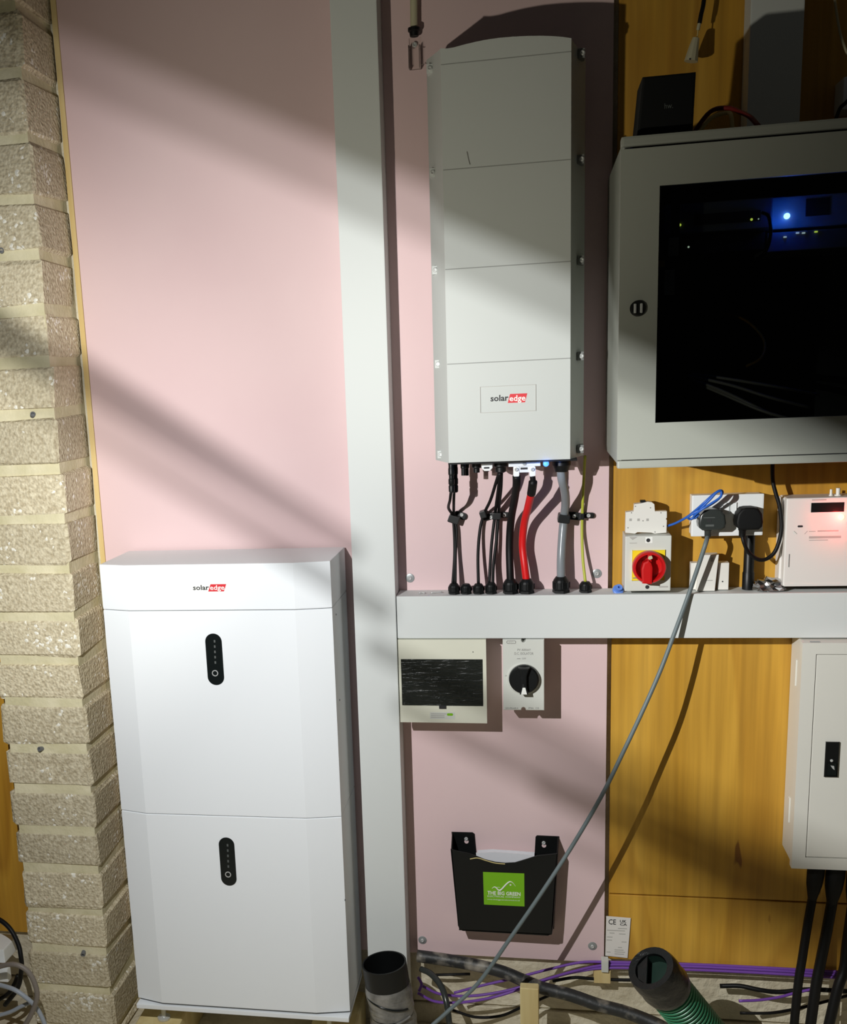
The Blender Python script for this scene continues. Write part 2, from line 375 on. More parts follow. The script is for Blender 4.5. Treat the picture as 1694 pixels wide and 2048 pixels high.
# brick pier at the left
YP = -0.165; PXR = mean(PX(55, 250, YP), PX(148, 1200, YP), PX(228, 1990, YP)); PXL = mean(PX(2, 1410, YP), PX(30, 1700, YP), PX(64, 1900, YP))
pier = thing('wall_left', 'pale rough concrete brick pier left of the pink board', None, ((PXL+PXR)/2, YP/2, 0), None, 'structure')
B().box(PXL+0.008, PXR-0.007, YP+0.0045, 0.0155, 0, 2.75).out('mortar', 'mortar', pier)
ym = [10, 143, 272, 393, 509, 618, 723, 825.5, 936.6, 1037, 1136.6, 1232, 1322, 1407, 1498, 1581, 1664, 1742, 1825, 1904, 1983]
zj = [PH(40 + 0.09*y, y, YP) for y in ym]; zj = [zj[0] + 0.128*k for k in range(4, 0, -1)] + zj + [zj[-1] - 0.112, -0.1]
for k in range(len(zj)-1):
    top, bot = zj[k]-0.0085, zj[k+1]+0.0085
    if bot < 0: bot = 0.0
    dx = random.uniform(-0.005, 0.005); dy = random.uniform(-0.002, 0.002)
    br = B().box(PXL+random.uniform(-0.007, 0.007), PXR+random.uniform(-0.004, 0.002), YP+dy, 0.012, bot, top, 0.0065, 1, 0.0036).out('brick', 'brick', pier)

# ================================================================== battery
YB = -0.22
xl = mean(PX(197, 1128, YB), PX(268, 2000, YB)); xr = mean(PX(660, 1128, YB), PX(695, 2025, YB))
zt = mean(PH(230, 1129, YB), PH(640, 1127, YB)); z1 = mean(PH(250, 1220, YB), PH(597, 1222, YB))
z2 = mean(PH(290, 1627, YB), PH(620, 1638, YB)); z3 = mean(PH(330, 2008, YB), PH(620, 2024, YB))
bat = thing('battery_tower', 'tall white two-module storage battery standing beside the brick pier', 'battery', ((xl+xr)/2, YB/2, 0.092))
def plan(d=0.0): return [(xl+d, -0.012), (xl+d, YB+0.017+d), (xl+0.066+d*0.4, YB+d), (xr-0.078-d*0.4, YB+d), (xr-d, YB+0.017+d), (xr-d, -0.012)]
B().prism(plan(0.004), z3-0.004, zt-0.004, axis='z').out('inner_case', 'seam_dark', bat)
tc_ = B().prism(plan(), z1+0.0008, zt, 0.0025, 2, 'z').out('top_cover', 'battery_white', bat)
m1 = B().prism(plan(), z2+0.0008, z1-0.0008, 0.0012, 1, 'z').out('battery_module', 'battery_white', bat)
m2 = B().prism(plan(), z3, z2-0.0008, 0.0012, 1, 'z').out('battery_module', 'battery_white', bat)
zb = mean(PH(285, 2018, YB), PH(690, 2042, YB))
B().box(xl+0.001, xr, YB-0.002, -0.012, zb, z3-0.006, 0.002).out('base_plinth', 'battery_white', bat)
for x in (xl+0.055, xr-0.055):
    for y in (YB+0.035, -0.045):
        B().lathe((x, y, 0.092), (0, 0, 1), [(0.016, 0), (0.016, 0.005), (0.006, 0.007), (0.006, zb-0.092)], 14).out('levelling_foot', 'metal', bat)
for k, x in enumerate((xl+0.045, xr-0.05)):
    tag(B().box(x-0.055, x+0.055, YB-0.03, -0.005, 0, 0.0918, 0.004, 1, 0.001).out('timber_bearer', 'timber_pale'), ['pale timber bearer under the left end of the battery', 'pale timber bearer under the right end of the battery'][k], 'timber', 'bearers under the battery')
for mod, box, ring_c in ((m1, (413, 1267, 446, 1370), (430.5, 1346)), (m2, (440, 1675, 471, 1771), (456.5, 1748.5))):
    x0, x1, a0, a1 = rect_px(*box, YB)
    B().prism(rrect(x0, x1, a0, a1, (x1-x0)/2-0.0003, 8), YB+0.001, YB-0.0012, 0.0005, 1).out('display_strip', 'black_gloss', mod)
    c = P(*ring_c, YB); c.y = YB-0.0012
    B().lathe(c, (0, -1, 0), [(0.0072, 0), (0.0072, 0.0006), (0.0052, 0.0006), (0.0052, 0.0)], 20, False, False).out('button_ring', 'metal', mod)
    for k in range(5):
        q = (box[1] + 13 + 10.6*k); cx = box[0] + 14.5 + 0.4*k + (box[2]-box[0]-33)*0.5
        plate_px('charge_mark', (cx, q, cx+3.2, q+5), YB-0.0012, YB-0.0015, 'faint_print', mod)
plate_px('logo_plate', (382, 1163, 456, 1190), YB+0.0005, YB-0.0006, 'white_print', tc_)
logo(tc_, (386, 1168.5, 451, 1183), 419, YB-0.0006)
for (px, py) in ((672, 1229), (679, 1400), (690, 1800)):
    c = P(px, py, 0); k = (xr - 0)/c.x
    yy = -DCAM + (DCAM)*k; zz = ZC + (c.z-ZC)*k
    B().lathe((xr-0.0005, yy, zz), (1, 0, 0), [(0.0022, 0), (0.0022, 0.0012)], 10).out('side_screw', 'ink', bat)

# ================================================================== trunking
YT = -0.08
cxl = mean(PX(655, 0, YT), PX(690, 900, YT), PX(735, 1700, YT)); cxr = mean(PX(753, 0, YT), PX(788, 1150, YT), PX(810, 1750, YT))
vt = thing('cable_trunking', 'tall white vertical trunking column between the battery and the inverter', 'trunking', ((cxl+cxr)/2, YT/2, 0.0), 'white cable trunking')
B().box(cxl+0.0015, cxr-0.0015, YT+0.010, -0.0005, 0.02, 2.8).out('body', 'trunk_white', vt)
B().box(cxl, cxr, YT, YT+0.014, 0.02, 2.8, 0.0025).out('lid', 'trunk_white', vt)
tzt = mean(PH(900, 1191, YT), PH(1600, 1187, YT)); tzb = mean(PH(900, 1277, YT), PH(1600, 1276, YT))
ht = thing('cable_trunking', 'white horizontal trunking shelf with black glands on its top edge', 'trunking', (0.2, YT/2, tzb), 'white cable trunking')
B().box(cxr+0.001, 1.1, YT+0.010, -0.0005, tzb+0.001, tzt-0.0015).out('body', 'trunk_white', ht)
B().box(cxr+0.002, 1.1, YT, YT+0.012, tzb, tzt, 0.0022).out('lid', 'trunk_white', ht)
v2 = thing('cable_trunking', 'shaded white vertical trunking rising behind the network cabinet', 'trunking', (0.5, YT/2, 1.9), 'white cable trunking')
a0, a1 = mean(PX(1501, 0, YT), PX(1495, 235, YT)), mean(PX(1608, 0, YT), PX(1602, 235, YT))
B().box(a0+0.0015, a1-0.0015, YT+0.01, -0.0005, 1.988, 2.8).out('body', 'trunk_white', v2)
B().box(a0, a1, YT, YT+0.014, 1.988, 2.8, 0.0025).out('lid', 'trunk_white', v2)
GL = {}
for px, wpx, hpx, Y in ((908, 23, 20, -0.05), (932, 22, 19, -0.05), (957, 22, 19, -0.05), (982, 23, 21, -0.05), (1021, 30, 27, -0.05), (1053, 30, 27, -0.048), (1122, 33, 30, -0.045), (1171, 24, 20, -0.045)):
    c = Vector((PX(px, 1175, Y), Y, tzt-0.0005)); r = wpx*0.00115/2; h = hpx*0.00118
    g = B().lathe(c, (0, 0, 1), [(r*1.02, 0), (r*1.02, h*0.16)], 6)
    g.lathe(c, (0, 0, 1), [(r*0.9, h*0.14), (r*0.97, h*0.25), (r*0.97, h*0.66), (r*0.86, h*0.8), (r*0.6, h), (r*0.3, h)], 18)
    for k in range(9):
        a = 2*math.pi*k/9; d = Vector((math.cos(a), math.sin(a), 0))*r*0.97
        g.cyl(c + d + Vector((0, 0, h*0.3)), c + d + Vector((0, 0, h*0.66)), r*0.07, 6)
    g.out('cable_gland', 'black_plastic', ht); GL[px] = c + Vector((0, 0, h))

# ================================================================== inverter
YI, YM = -0.20, -0.11
ixl = mean(PX(853, 160, YM), PX(872, 925, YM)); ixr = mean(PX(1170, 120, YM), PX(1168, 912, YM))
fxl = mean(PX(884, 350, YI), PX(899, 900, YI)); fxr = mean(PX(1142, 100, YI), PX(1141, 915, YI))
izb = mean(PH(900, 927, YI), PH(1135, 918, YI))
inv = thing('inverter', 'tall light grey wall-mounted solar inverter with an arched top and ribbed cover', 'inverter', ((ixl+ixr)/2, YI/2, izb))
arch = [(852, 119), (872, 108.5), (900, 97), (930, 88.5), (960, 81.5), (990, 76.5), (1020, 73.5), (1055, 71.8), (1090, 71.5), (1120, 73), (1142, 76)]
arch = [P(px, py, YM if px < 860 else (YM+YI)/2 if px < 880 else YI) for px, py in arch]
def ztop(x):
    if x <= arch[0].x: return arch[0].z
    for a, b in zip(arch, arch[1:]):
        if x <= b.x: return a.z + (b.z-a.z)*(x-a.x)/(b.x-a.x)
    return arch[-1].z - (x-arch[-1].x)*0.55
def yfront(x, off=0.0):
    if x < fxl: return YM + (YI-YM)*(x-ixl)/(fxl-ixl) + off
    if x > fxr: return YM + (YI-YM)*(ixr-x)/(ixr-fxr) + off
    return YI + off
xs = sorted([ixl, ixr, fxl, fxr] + [ixl + (ixr-ixl)*k/22 for k in range(1, 22)])
def hull(xs, yf, yb, zl, zh):
    vs = []; fs = []
    for x in xs: vs += [(x, yf(x), zl(x)), (x, yf(x), zh(x)), (x, yb, zh(x)), (x, yb, zl(x))]
    for i in range(len(xs)-1):
        a, b = i*4, i*4+4
        for k in range(4): j = (k+1) % 4; fs.append((a+k, a+j, b+j, b+k))
    n = (len(xs)-1)*4; fs += [(0, 1, 2, 3), (n, n+1, n+2, n+3)]
    return B().raw(vs, fs)
hull(xs, lambda x: yfront(x, 0.003), -0.045, lambda x: izb, lambda x: ztop(x)-0.0005).out('body', 'inverter_grey', inv)
B().box(ixl+0.05, ixr-0.05, -0.046, -0.0005, izb+0.05, izb+0.7).out('mounting_bracket', 'zinc', inv)
seams = [mean(PH(884, 126, YI), PH(1139, 106, YI)), mean(PH(874, 342, YI), PH(1139, 318, YI)), mean(PH(886, 541, YI), PH(1140, 521, YI)), mean(PH(892, 731, YI), PH(1140, 714, YI))]
for q in seams: B().box(fxl+0.0005, fxr-0.0005, YI+0.0008, YI+0.003, q-0.0015, q+0.0015).out('seam_strip', 'seam_pale', inv)
pxs = [fxl + (fxr-fxl)*k/18 for k in range(19)]; lv = [izb+0.0005] + seams[::-1] + [None]
for k in range(5):
    lo = lv[k] + (0.0009 if k else 0); hi = lv[k+1]
    pn = hull(pxs, lambda x: YI, YI+0.0035, lambda x: lo, (lambda x: hi-0.0009) if hi else (lambda x: ztop(x))).out('cover_panel', 'inverter_grey', inv)
    if k == 0: plate = pn
for px, py in ((857, 137), (863, 345), (868, 540), (873.5, 728), (878.5, 909), (1164, 106), (1162.5, 318), (1162.5, 520), (1162, 712), (1162, 898)):
    left = px < 1000; px += 2.5 if left else -1; yy = YM-0.034 if left else YM-0.05; c = P(px, py, yy)
    cl = B().box(c.x-0.0065, c.x+0.0065, yy, yy+0.03, c.z-0.0085, c.z+0.0085, 0.001).out('cover_clip', 'inverter_grey' if left else 'seam_dark', inv)  # right-hand clips darker: shade on that side put into their colour
    screw(cl, Vector((c.x + (0 if left else 0.002), yy, c.z)), 0.005)
# name plate with a fine raised rim
x0, x1, a0, a1 = rect_px(960, 771, 1072, 824, YI)
for o, i in (((x0, x1, a0, a1), (x0+0.001, x1-0.001, a0+0.001, a1-0.001)),):
    B().ring(o, i, YI, YI-0.0012).out('name_plate_rim', 'ink_pale', plate)
logo(plate, (981, 788, 1053, 806), 1018, YI)
B().tube([P(934, 303, YI-0.0004), P(937, 318, YI-0.0004), P(940, 329, YI-0.0004)], 0.0009, 6).out('scuff_mark', 'ink_grey', inv)
# underside: connectors, terminals, status light
B().box(fxl-0.002, fxr+0.014, YI+0.008, -0.05, izb-0.004, izb).out('base_tray', 'black_soft', inv)
def conn(px, py0, py1, wpx, Y, steps):
    z1 = izb-0.002; z0 = PH(px, py1, Y); c = Vector((PX(px, py1, Y), Y, z1)); L = z1-z0; r = wpx*0.00112/2
    return B().lathe(c, (0, 0, -1), [(r*a, L*h) for a, h in steps], 14).out('connector', 'black_plastic', inv, smooth=30)
mc = [(0.9, 0), (0.9, 0.22), (1, 0.24), (1, 0.42), (0.82, 0.45), (0.82, 0.55), (1, 0.58), (1, 0.72), (0.8, 0.76), (1.0, 0.8), (0.95, 0.97), (0.6, 1)]
conn(903.5, 930, 985, 12, -0.125, mc); conn(911, 930, 985, 11, -0.095, mc)
conn(927, 930, 951, 12, -0.12, [(0.9, 0), (0.9, 0.5), (0.7, 0.55), (0.7, 1)]); conn(934, 930, 951, 10, -0.10, [(0.9, 0), (0.9, 0.5), (0.7, 0.55), (0.7, 1)])
conn(953, 930, 945, 18, -0.10, [(1, 0), (1, 0.6), (0.7, 0.7), (0.7, 1)])
conn(1001, 930, 946, 28, -0.11, [(1, 0), (1, 0.5), (0.75, 0.6), (0.75, 0.9), (0.4, 1)])
conn(1123, 920, 943, 34, -0.12, [(1, 0), (1, 0.55), (0.95, 0.6), (0.72, 1)])
x0, x1, a0, a1 = rect_px(963, 926, 985, 942, -0.14)
cp = B().prism([(x0, a1), (x0, a0+0.006), (x0+0.006, a0), (x1-0.006, a0), (x1, a0+0.006), (x1, a1)], -0.14, -0.12, 0.001).out('white_cap', 'white_plastic', inv)
plate_px('slot', (967.5, 934, 979, 937.5), -0.1405, -0.139, 'ink', cp, r=0.0018)
tb = plate_px('terminal_plate', (1017, 922, 1081, 933), -0.155, -0.12, 'white_plastic', inv, 0.001)
plate_px('terminal_block', (1034, 931, 1062, 945), -0.15, -0.125, 'white_plastic', inv, 0.001)
plate_px('slot', (1041, 935, 1055, 939), -0.1512, -0.149, 'ink', tb)
B().lathe(P(1049, 927, -0.1555), (0, -1, 0), [(0.004, 0), (0.004, 0.002)], 10).out('terminal_bolt', 'zinc', tb)
for px in (1032.5, 1065):
    lg = plate_px('cable_lug', (px-6, 932, px+6, 954), -0.152, -0.146, 'white_print', inv, 0.001, 0.004)
    screw(lg, P(px+0.5, 939, -0.152), 0.004)
B().lathe(P(1092, 927.5, -0.175), (0, -1, 0), [(0.006, -0.006), (0.006, 0), (0.004, 0.003), (0.001, 0.004)], 14).out('status_light', 'led_blue_white', inv)
pl = bpy.data.lights.new('status_glow', 'POINT'); pl.energy = 0.05; pl.color = (0.05, 0.22, 1); pl.shadow_soft_size = 0.004
po = bpy.data.objects.new('status_glow', pl); COL.objects.link(po); po.location = P(1092, 930, -0.20)

# ---- cables from the inverter into the trunking glands
bk = 'black_rubber'; R1 = 0.0032
def into(px, dx=0.0): g = GL[px].copy(); g.x += dx; g.z -= 0.004; return g
CG = 'thin black cables below the inverter'
cable('cable', 'outer left thin black cable from the leftmost inverter plug', [(902, 984, -0.125), (900, 1000, -0.11), (897, 1016, -0.07), (905, 1031, -0.022), (908, 1060, -0.018), (909, 1110, -0.03), into(908, -0.003)], R1, bk, CG)
cable('cable', 'straight thin black cable hanging from the inner leftmost inverter plug', [(908, 985, -0.095), (907.5, 1005, -0.075), (908, 1031, -0.02), (913, 1060, -0.016), (911, 1110, -0.03), into(908, 0.003)], R1, bk, CG)
cable('cable', 'thin black cable curving left towards the third trunking gland', [(998, 946, -0.11), (992, 965, -0.10), (981, 1000, -0.06), (968, 1028, -0.02), (960, 1060, -0.02), (956, 1110, -0.035), into(957)], R1*1.1, bk, CG)
cable('cable', 'left of the two thin black cables dropping side by side to the fourth gland', [(1000, 946, -0.115), (997, 975, -0.09), (993, 1005, -0.05), (990, 1030, -0.02), (984, 1080, -0.025), (981, 1120, -0.035), into(982, -0.004)], R1*1.1, bk, CG)
cable('cable', 'right of the two thin black cables dropping side by side to the fourth gland', [(1003, 946, -0.11), (1002, 975, -0.09), (999, 1005, -0.05), (997, 1030, -0.018), (993, 1080, -0.022), (987, 1130, -0.035), into(982, 0.004)], R1*1.1, bk, CG)
cable('power_cable', 'thick black battery cable left of the red one under the inverter', [(1033, 952, -0.15), (1033, 970, -0.14), (1029, 1000, -0.10), (1022, 1040, -0.05), (1019, 1090, -0.04), (1020, 1140, -0.048), into(1021)], 0.0085, bk, 'thick battery cables')
rc = thing('power_cable', 'thick red battery cable with a black sleeve under the inverter', 'cable', P(1053, 1165, -0.048), 'thick battery cables')
B().tube([P(1063, 985, -0.13), P(1056, 1015, -0.09), P(1048, 1050, -0.05), P(1045, 1090, -0.04), P(1049, 1130, -0.046), into(1053)], 0.0082, 12).out('core_cable', 'red_cable', rc, smooth=True)
B().tube([P(1065, 952, -0.15), P(1066, 962, -0.147), P(1065, 972, -0.14), P(1062.5, 988, -0.126)], 0.0068, 12, rad=lambda t: 0.006 if t < 0.35 else 0.0092).out('heat_sleeve', 'black_rubber', rc, smooth=True)
cable('armoured_cable', 'grey metallic armoured cable dropping from the round black gland', [(1122, 940, -0.12), (1124, 960, -0.115), (1130, 985, -0.085), (1131, 1010, -0.05), (1128, 1035, -0.03), (1124, 1080, -0.035), (1122, 1120, -0.042), into(1122)], 0.0092, 'grey_cable', 'thick battery cables', seg=14)
cable('earth_cable', 'green and yellow earth cable right of the inverter', [(1170, 912, -0.05), (1168, 950, -0.03), (1166, 990, -0.02), (1164.5, 1032, -0.012), (1164, 1070, -0.014), (1166, 1120, -0.03), into(1171)], 0.0032, 'green_yellow')

# ---- black P clips
def pclip(band, tab, scr, ang, label):
    c = P(*band[:2], 0); w, h = band[2]*0.00113/2, band[3]*0.00113/2
    t = thing('cable_clip', label, 'clip', (c.x, 0, c.z-h), 'black cable clips on the pink board')
    B().prism(rrect(c.x-w, c.x+w, c.z-h, c.z+h, min(w, h)*0.35), -0.002, -band[4], 0.0015).rot(ang, 'Y', c).out('band', 'black_plastic', t)
    d = P(*tab[:2], 0); w2, h2 = tab[2]*0.00113/2, tab[3]*0.00113/2
    B().prism(rrect(d.x-w2, d.x+w2, d.z-h2, d.z+h2, h2*0.9), -0.0004, -0.009, 0.002).rot(ang, 'Y', d).out('tab', 'black_plastic', t)
    s = P(*scr, 0); s.y = -0.009; screw(t, s, 0.0043)
pclip((909, 1036, 22, 15, 0.032), (921, 1030, 26, 14), (924, 1028.5), math.radians(20), 'black cable clip tilted around the leftmost bundle of thin cables')
pclip((967, 1026, 12, 14, 0.034), (979, 1032, 28, 12), (983, 1033.5), math.radians(-16), 'small black cable clip left of the middle cable pair')
pclip((994, 1029, 17, 13, 0.036), (1006, 1029, 26, 11), (1009, 1029), math.radians(2), 'black cable clip holding the middle cable pair')
pclip((1127, 1033, 23, 16, 0.046), (1146, 1031, 34, 15), (1148, 1031), math.radians(8), 'large black cable clip around the grey armoured cable')
pclip((1163, 1031, 9, 12, 0.022), (1175, 1030, 26, 11), (1177, 1030), math.radians(2), 'small black cable clip holding the green and yellow earth cable')

# ---- screws with wide washers in the pink board
for px, py, lab in ((820, 1156, 'steel washer and screw in the pink board beside the trunking corner'), (1194, 1147, 'steel washer and screw in the pink board right of the earth cable'),
                    (845, 1880, 'steel washer and screw low in the pink board left of the document pouch'), (1185, 1892, 'steel washer and screw low in the pink board right of the document pouch')):
    c = P(px, py, 0); t = thing('board_fixing', lab, 'fixing', (c.x, 0, c.z), 'washers fixing the pink board')
    B().lathe(c, (0, -1, 0), [(0.0105, -0.0005), (0.0105, 0.0008), (0.009, 0.0015), (0.004, 0.0015)], 20).out('washer', 'zinc', t, smooth=30)
    screw(t, c + Vector((0, -0.0015, 0)), 0.0045, 'metal')
for pts, lab in (([(838, 1180, -0.05), (845, 1178.5, -0.045), (849, 1182, -0.05)], 'tiny bent wire offcut left of the glands on the trunking'), ([(862, 1182, -0.05), (872, 1180, -0.045), (884, 1179, -0.04)], 'thin straight wire offcut beside the leftmost gland')):
    pp = [Vector((PX(a, b, y), y, tzt + 0.0016)) for a, b, y in pts]
    tag(B().tube(pp, 0.0016, 8, 4).out('wire_offcut', 'metal', smooth=True), lab, 'offcut', 'wire offcuts on the trunking')

# ================================================================== network cabinet
YR = -0.45; YD = -0.462
rx0 = mean(PX(1243, 300, YD), PX(1233, 921, YD)); rzt = mean(PH(1250, 272, YR), PH(1690, 239, YR)); rzb = mean(PH(1240, 940, YR), PH(1690, 920, YR)); rx1 = rx0 + 0.60
dzt = mean(PH(1250, 298, YD), PH(1690, 262, YD)); dzb = mean(PH(1235, 921, YD), PH(1690, 905, YD))
rk = thing('network_cabinet', 'grey wall-mounted network cabinet with a dark glass door', 'cabinet', ((rx0+rx1)/2, YR/2, rzb))
T = 0.012
bd = B().prism([(rx0+0.012, rzb), (rx1, rzb), (rx1, rzb+T), (rx0+0.012, rzb+T)], -0.0005, YR)
bd.box(rx0+0.012, rx1, YR, -0.0005, rzt-T, rzt, 0.003); bd.box(rx0+0.006, rx0+0.006+T, YR+0.004, -0.0005, rzb+0.0005, rzt-0.0005, 0.004)
bd.box(rx1-T, rx1, YR, -0.0005, rzb, rzt); bd.box(rx0+0.02, rx1, -0.012, -0.0006, rzb, rzt)
bd.box(rx0+0.001, rx1, YR-0.008, YR+0.02, dzt+0.0045, rzt, 0.004); bd.box(rx0+0.001, rx1, YR-0.008, YR+0.02, rzb, dzb-0.002, 0.003)
body = bd.out('body', 'rack_grey', rk)
B().box(rx0+0.02, rx1-0.013, YR+0.004, -0.013, rzb+T+0.001, rzb+T+0.003).out('inner_floor', 'dark_inside', rk)
B().box(rx0+0.02, rx1-0.013, -0.016, -0.0125, rzb+T+0.004, rzt-T-0.001).out('inner_back', 'dark_inside', rk)
B().box(rx0+0.02, rx1-0.013, YR+0.0005, YR+0.006, dzt-0.012, dzt+0.012).out('seam_blocker', 'gap_black', rk)  # dark strip added to stop inner light leaking through the door seam
gx0 = mean(PX(1320, 373, YD), PX(1310, 843, YD)); gzt = mean(PH(1320, 372, YD), PH(1690, 341.5, YD)); gzb = mean(PH(1312, 845, YD), PH(1690, 832, YD)); gx1 = rx1 - (gx0-rx0)
door = B().ring((rx0, rx1, dzb, dzt), (gx0, gx1, gzb, gzt), YD, YR-0.0005).out('door', 'rack_grey', rk)
B().box(gx0-0.004, gx1+0.004, YD+0.003, YD+0.006, gzb-0.004, gzt+0.004).out('glass_pane', 'tinted_glass', door)
c = P(1275.5, 617, YD)
B().lathe(c, (0, -1, 0), [(0.0135, 0), (0.0135, 0.004), (0.011, 0.007), (0.0001, 0.007)], 20, True, False).out('lock', 'black_plastic', door, smooth=35)
for dx in (-0.0052, 0.0052):
    B().box(c.x+dx-0.0022, c.x+dx+0.0022, YD-0.010, YD-0.006, c.z-0.008, c.z+0.008, 0.0015, 2).out('lock_wing', 'metal', door)
for px in (1347,):
    rl = B().box(PX(px-9, 600, -0.40), PX(px+9, 600, -0.40), -0.40, -0.397, rzb+0.03, rzt-0.03).out('rack_rail', 'dark_inside', rk)
    for y0, y1 in ((475, 512), (540, 590)): plate_px('rail_tape', (px-10-(0 if y0 < 500 else 8), y0, px+10-(0 if y0 < 500 else 8), y1), -0.4008, -0.4002, 'cream_cable', rl)
plate_px('brass_latch', (1313, 521, 1330, 534), -0.43, -0.42, 'brass', rk, 0.001)
# the equipment inside
sw = thing('network_switch', 'slim dark network switch behind the cabinet glass with green lights', 'switch', P(1470, 470, -0.30))
x0, x1, a0, a1 = rect_px(1330, 402, 1545, 462, -0.36)
B().box(x0, x1, -0.36, -0.14, a0, a1, 0.002).out('case', 'grey_plug', sw)
B().box(x0+0.05, x1-0.02, -0.3615, -0.3595, a0+0.012, a1-0.02).out('port_row', 'dark_inside', sw)
for px, py, m, r in ((1360, 450, 'led_green', 0.0022), (1503, 439, 'led_green', 0.0022), (1517, 438, 'led_white', 0.0012)):
    B().lathe(P(px, py, -0.362), (0, -1, 0), [(r, 0), (r, 0.001), (r*0.4, 0.002)], 10).out('indicator_light', m, sw)
rt = thing('router', 'pale router box glowing blue behind the cabinet glass', 'router', P(1640, 480, -0.25))
x0, x1, a0, a1 = rect_px(1538, 388, 1760, 452, -0.33)
B().box(x0, x1, -0.33, -0.14, a0, a1, 0.003).out('case', 'rack_grey', rt)
plate_px('dark_port', (1612, 396, 1659, 431), -0.332, -0.329, 'dark_inside', rt)
B().lathe(P(1574, 432, -0.334), (0, -1, 0), [(0.005, -0.003), (0.005, 0.001), (0.003, 0.003), (0.001, 0.004)], 14).out('blue_light', 'led_blue', rt)
pl = bpy.data.lights.new('router_glow', 'POINT'); pl.energy = 0.16; pl.color = (0.01, 0.10, 1); pl.shadow_soft_size = 0.004
po = bpy.data.objects.new('router_glow', pl); COL.objects.link(po); po.location = P(1574, 434, -0.365)
pp_ = thing('ethernet_hub', 'dark slim ethernet hub with tiny lights under the blue-lit router', 'hub', P(1600, 520, -0.28))
x0, x1, a0, a1 = rect_px(1535, 458, 1770, 497, -0.35)
B().box(x0, x1, -0.35, -0.2, a0, a1, 0.002).out('case', 'grey_plug', pp_)
for px, py, m in ((1570, 474, 'led_white'), (1595, 466, 'led_white'), (1607, 466, 'led_white'), (1632, 463.5, 'led_green')):
    B().box(*[v for v in (P(px-3, py, -0.351).x, P(px+3, py, -0.351).x)], -0.3525, -0.35, PH(px, py+1.5, -0.351), PH(px, py-1.5, -0.351)).out('indicator_light', m, pp_)
ub = thing('shelf_unit', 'black device on the cabinet shelf left below the switch lights', 'device', P(1450, 540, -0.25))
x0, x1, a0, a1 = rect_px(1362, 468, 1530, 505, -0.35)
B().box(x0, x1, -0.35, -0.14, a0, a1, 0.002).out('case', 'black_soft', ub)
B().lathe(P(1377, 494, -0.351), (0, -1, 0), [(0.0018, 0), (0.0018, 0.001), (0.0006, 0.002)], 8).out('indicator_light', 'led_white', ub)
cable('patch_cable', 'black looped patch cable in front of the cabinet router', [(1525, 425, -0.37), (1538, 435, -0.385), (1541, 470, -0.39), (1530, 505, -0.38), (1510, 520, -0.36)], 0.003, 'black_rubber')
cable('fibre_cable', 'yellow patch cable hanging in an arc inside the glass cabinet', [(1445, 625, -0.2), (1490, 640, -0.28), (1522, 670, -0.36), (1530, 695, -0.40), (1520, 718, -0.42), (1492, 733, -0.42)], 0.0024, 'orange_cable')
for k, pts in enumerate(([(1380, 758, -0.3), (1440, 780, -0.36), (1500, 808, -0.4), (1545, 830, -0.41)], [(1378, 752, -0.3), (1460, 770, -0.36), (1540, 795, -0.40), (1620, 815, -0.41)],
                         [(1385, 748, -0.28), (1470, 760, -0.33), (1560, 775, -0.38), (1640, 790, -0.40)], [(1384, 762, -0.3), (1450, 790, -0.37), (1520, 820, -0.41), (1580, 838, -0.42)])):
    cable('network_cable', ['lowest pale network cable of the bundle at the cabinet foot', 'second lowest pale network cable at the cabinet foot', 'topmost pale network cable of the bundle at the cabinet foot', 'pale network cable curling lowest right in the cabinet'][k], pts, 0.0028, 'tan_cable', 'network cables at the cabinet foot')

# on top of the cabinet
sp = thing('speaker_box', 'small black box with faint lettering standing on the network cabinet', 'box', (P(1335, 200, -0.40).x, -0.33, rzt))
x0, x1 = PX(1281, 200, -0.41), PX(1391, 200, -0.41); zt_ = mean(PH(1285, 152, -0.41), PH(1388, 145, -0.41))
B().prism([(x0-0.006, rzt), (x1-0.003, rzt), (x1, zt_), (x0+0.003, zt_)], -0.41, -0.30, 0.004).out('case', 'black_soft', sp)
text_at('lettering', 'hw.', (1329, 206, 1346, 217), -0.41, 'faint_print', sp)
cable('red_lead', 'dark red lead lying on top of the network cabinet', [Vector((PX(1385, 230, -0.3), -0.3, rzt+0.02)), P(1420, 224, -0.32), P(1455, 216, -0.34), P(1480, 224, -0.36), P(1500, 234, -0.39), Vector((PX(1518, 243, -0.42), -0.42, rzt+0.004))], 0.004, 'maroon_cable')
cable('brown_lead', 'brown flex coiled behind the black box on the cabinet', [Vector((PX(1385, 244, -0.32), -0.32, rzt+0.006)), P(1420, 238, -0.3), P(1455, 226, -0.3), P(1463, 235, -0.33), Vector((PX(1466, 246, -0.36), -0.36, rzt+0.004))], 0.0035, 'kraft')
hc = thing('pull_cord', 'cream cord end hanging on a black lead above the cabinet', 'cord', P(1382, 125, -0.05))
B().tube([P(1412, -60, -0.04), P(1408, 0, -0.045), P(1402, 30, -0.05), P(1399, 47, -0.05)], 0.0042, 8).out('lead', 'black_rubber', hc, smooth=True)
B().tube([P(1399, 46, -0.05), P(1397.5, 52, -0.05), P(1396, 60, -0.05)], 0.0034, 8).out('collar', 'conduit_cream', hc, smooth=True)
B().tube([P(1396, 58, -0.05), P(1395, 70, -0.05), P(1392, 82, -0.05)], 0.0012, 6).out('string', 'kraft', hc)
B().tube([P(1392, 76, -0.05), P(1387, 98, -0.05), P(1382, 123, -0.05)], 0.009, 10, 4, rad=lambda t: 0.0066 + 0.0068*t).out('toggle', 'conduit_cream', hc, smooth=35)
B().lathe(P(1380, 118, -0.0632), (0, -1, 0), [(0.0018, 0), (0.0018, 0.0006)], 8).out('toggle_hole', 'ink', hc)
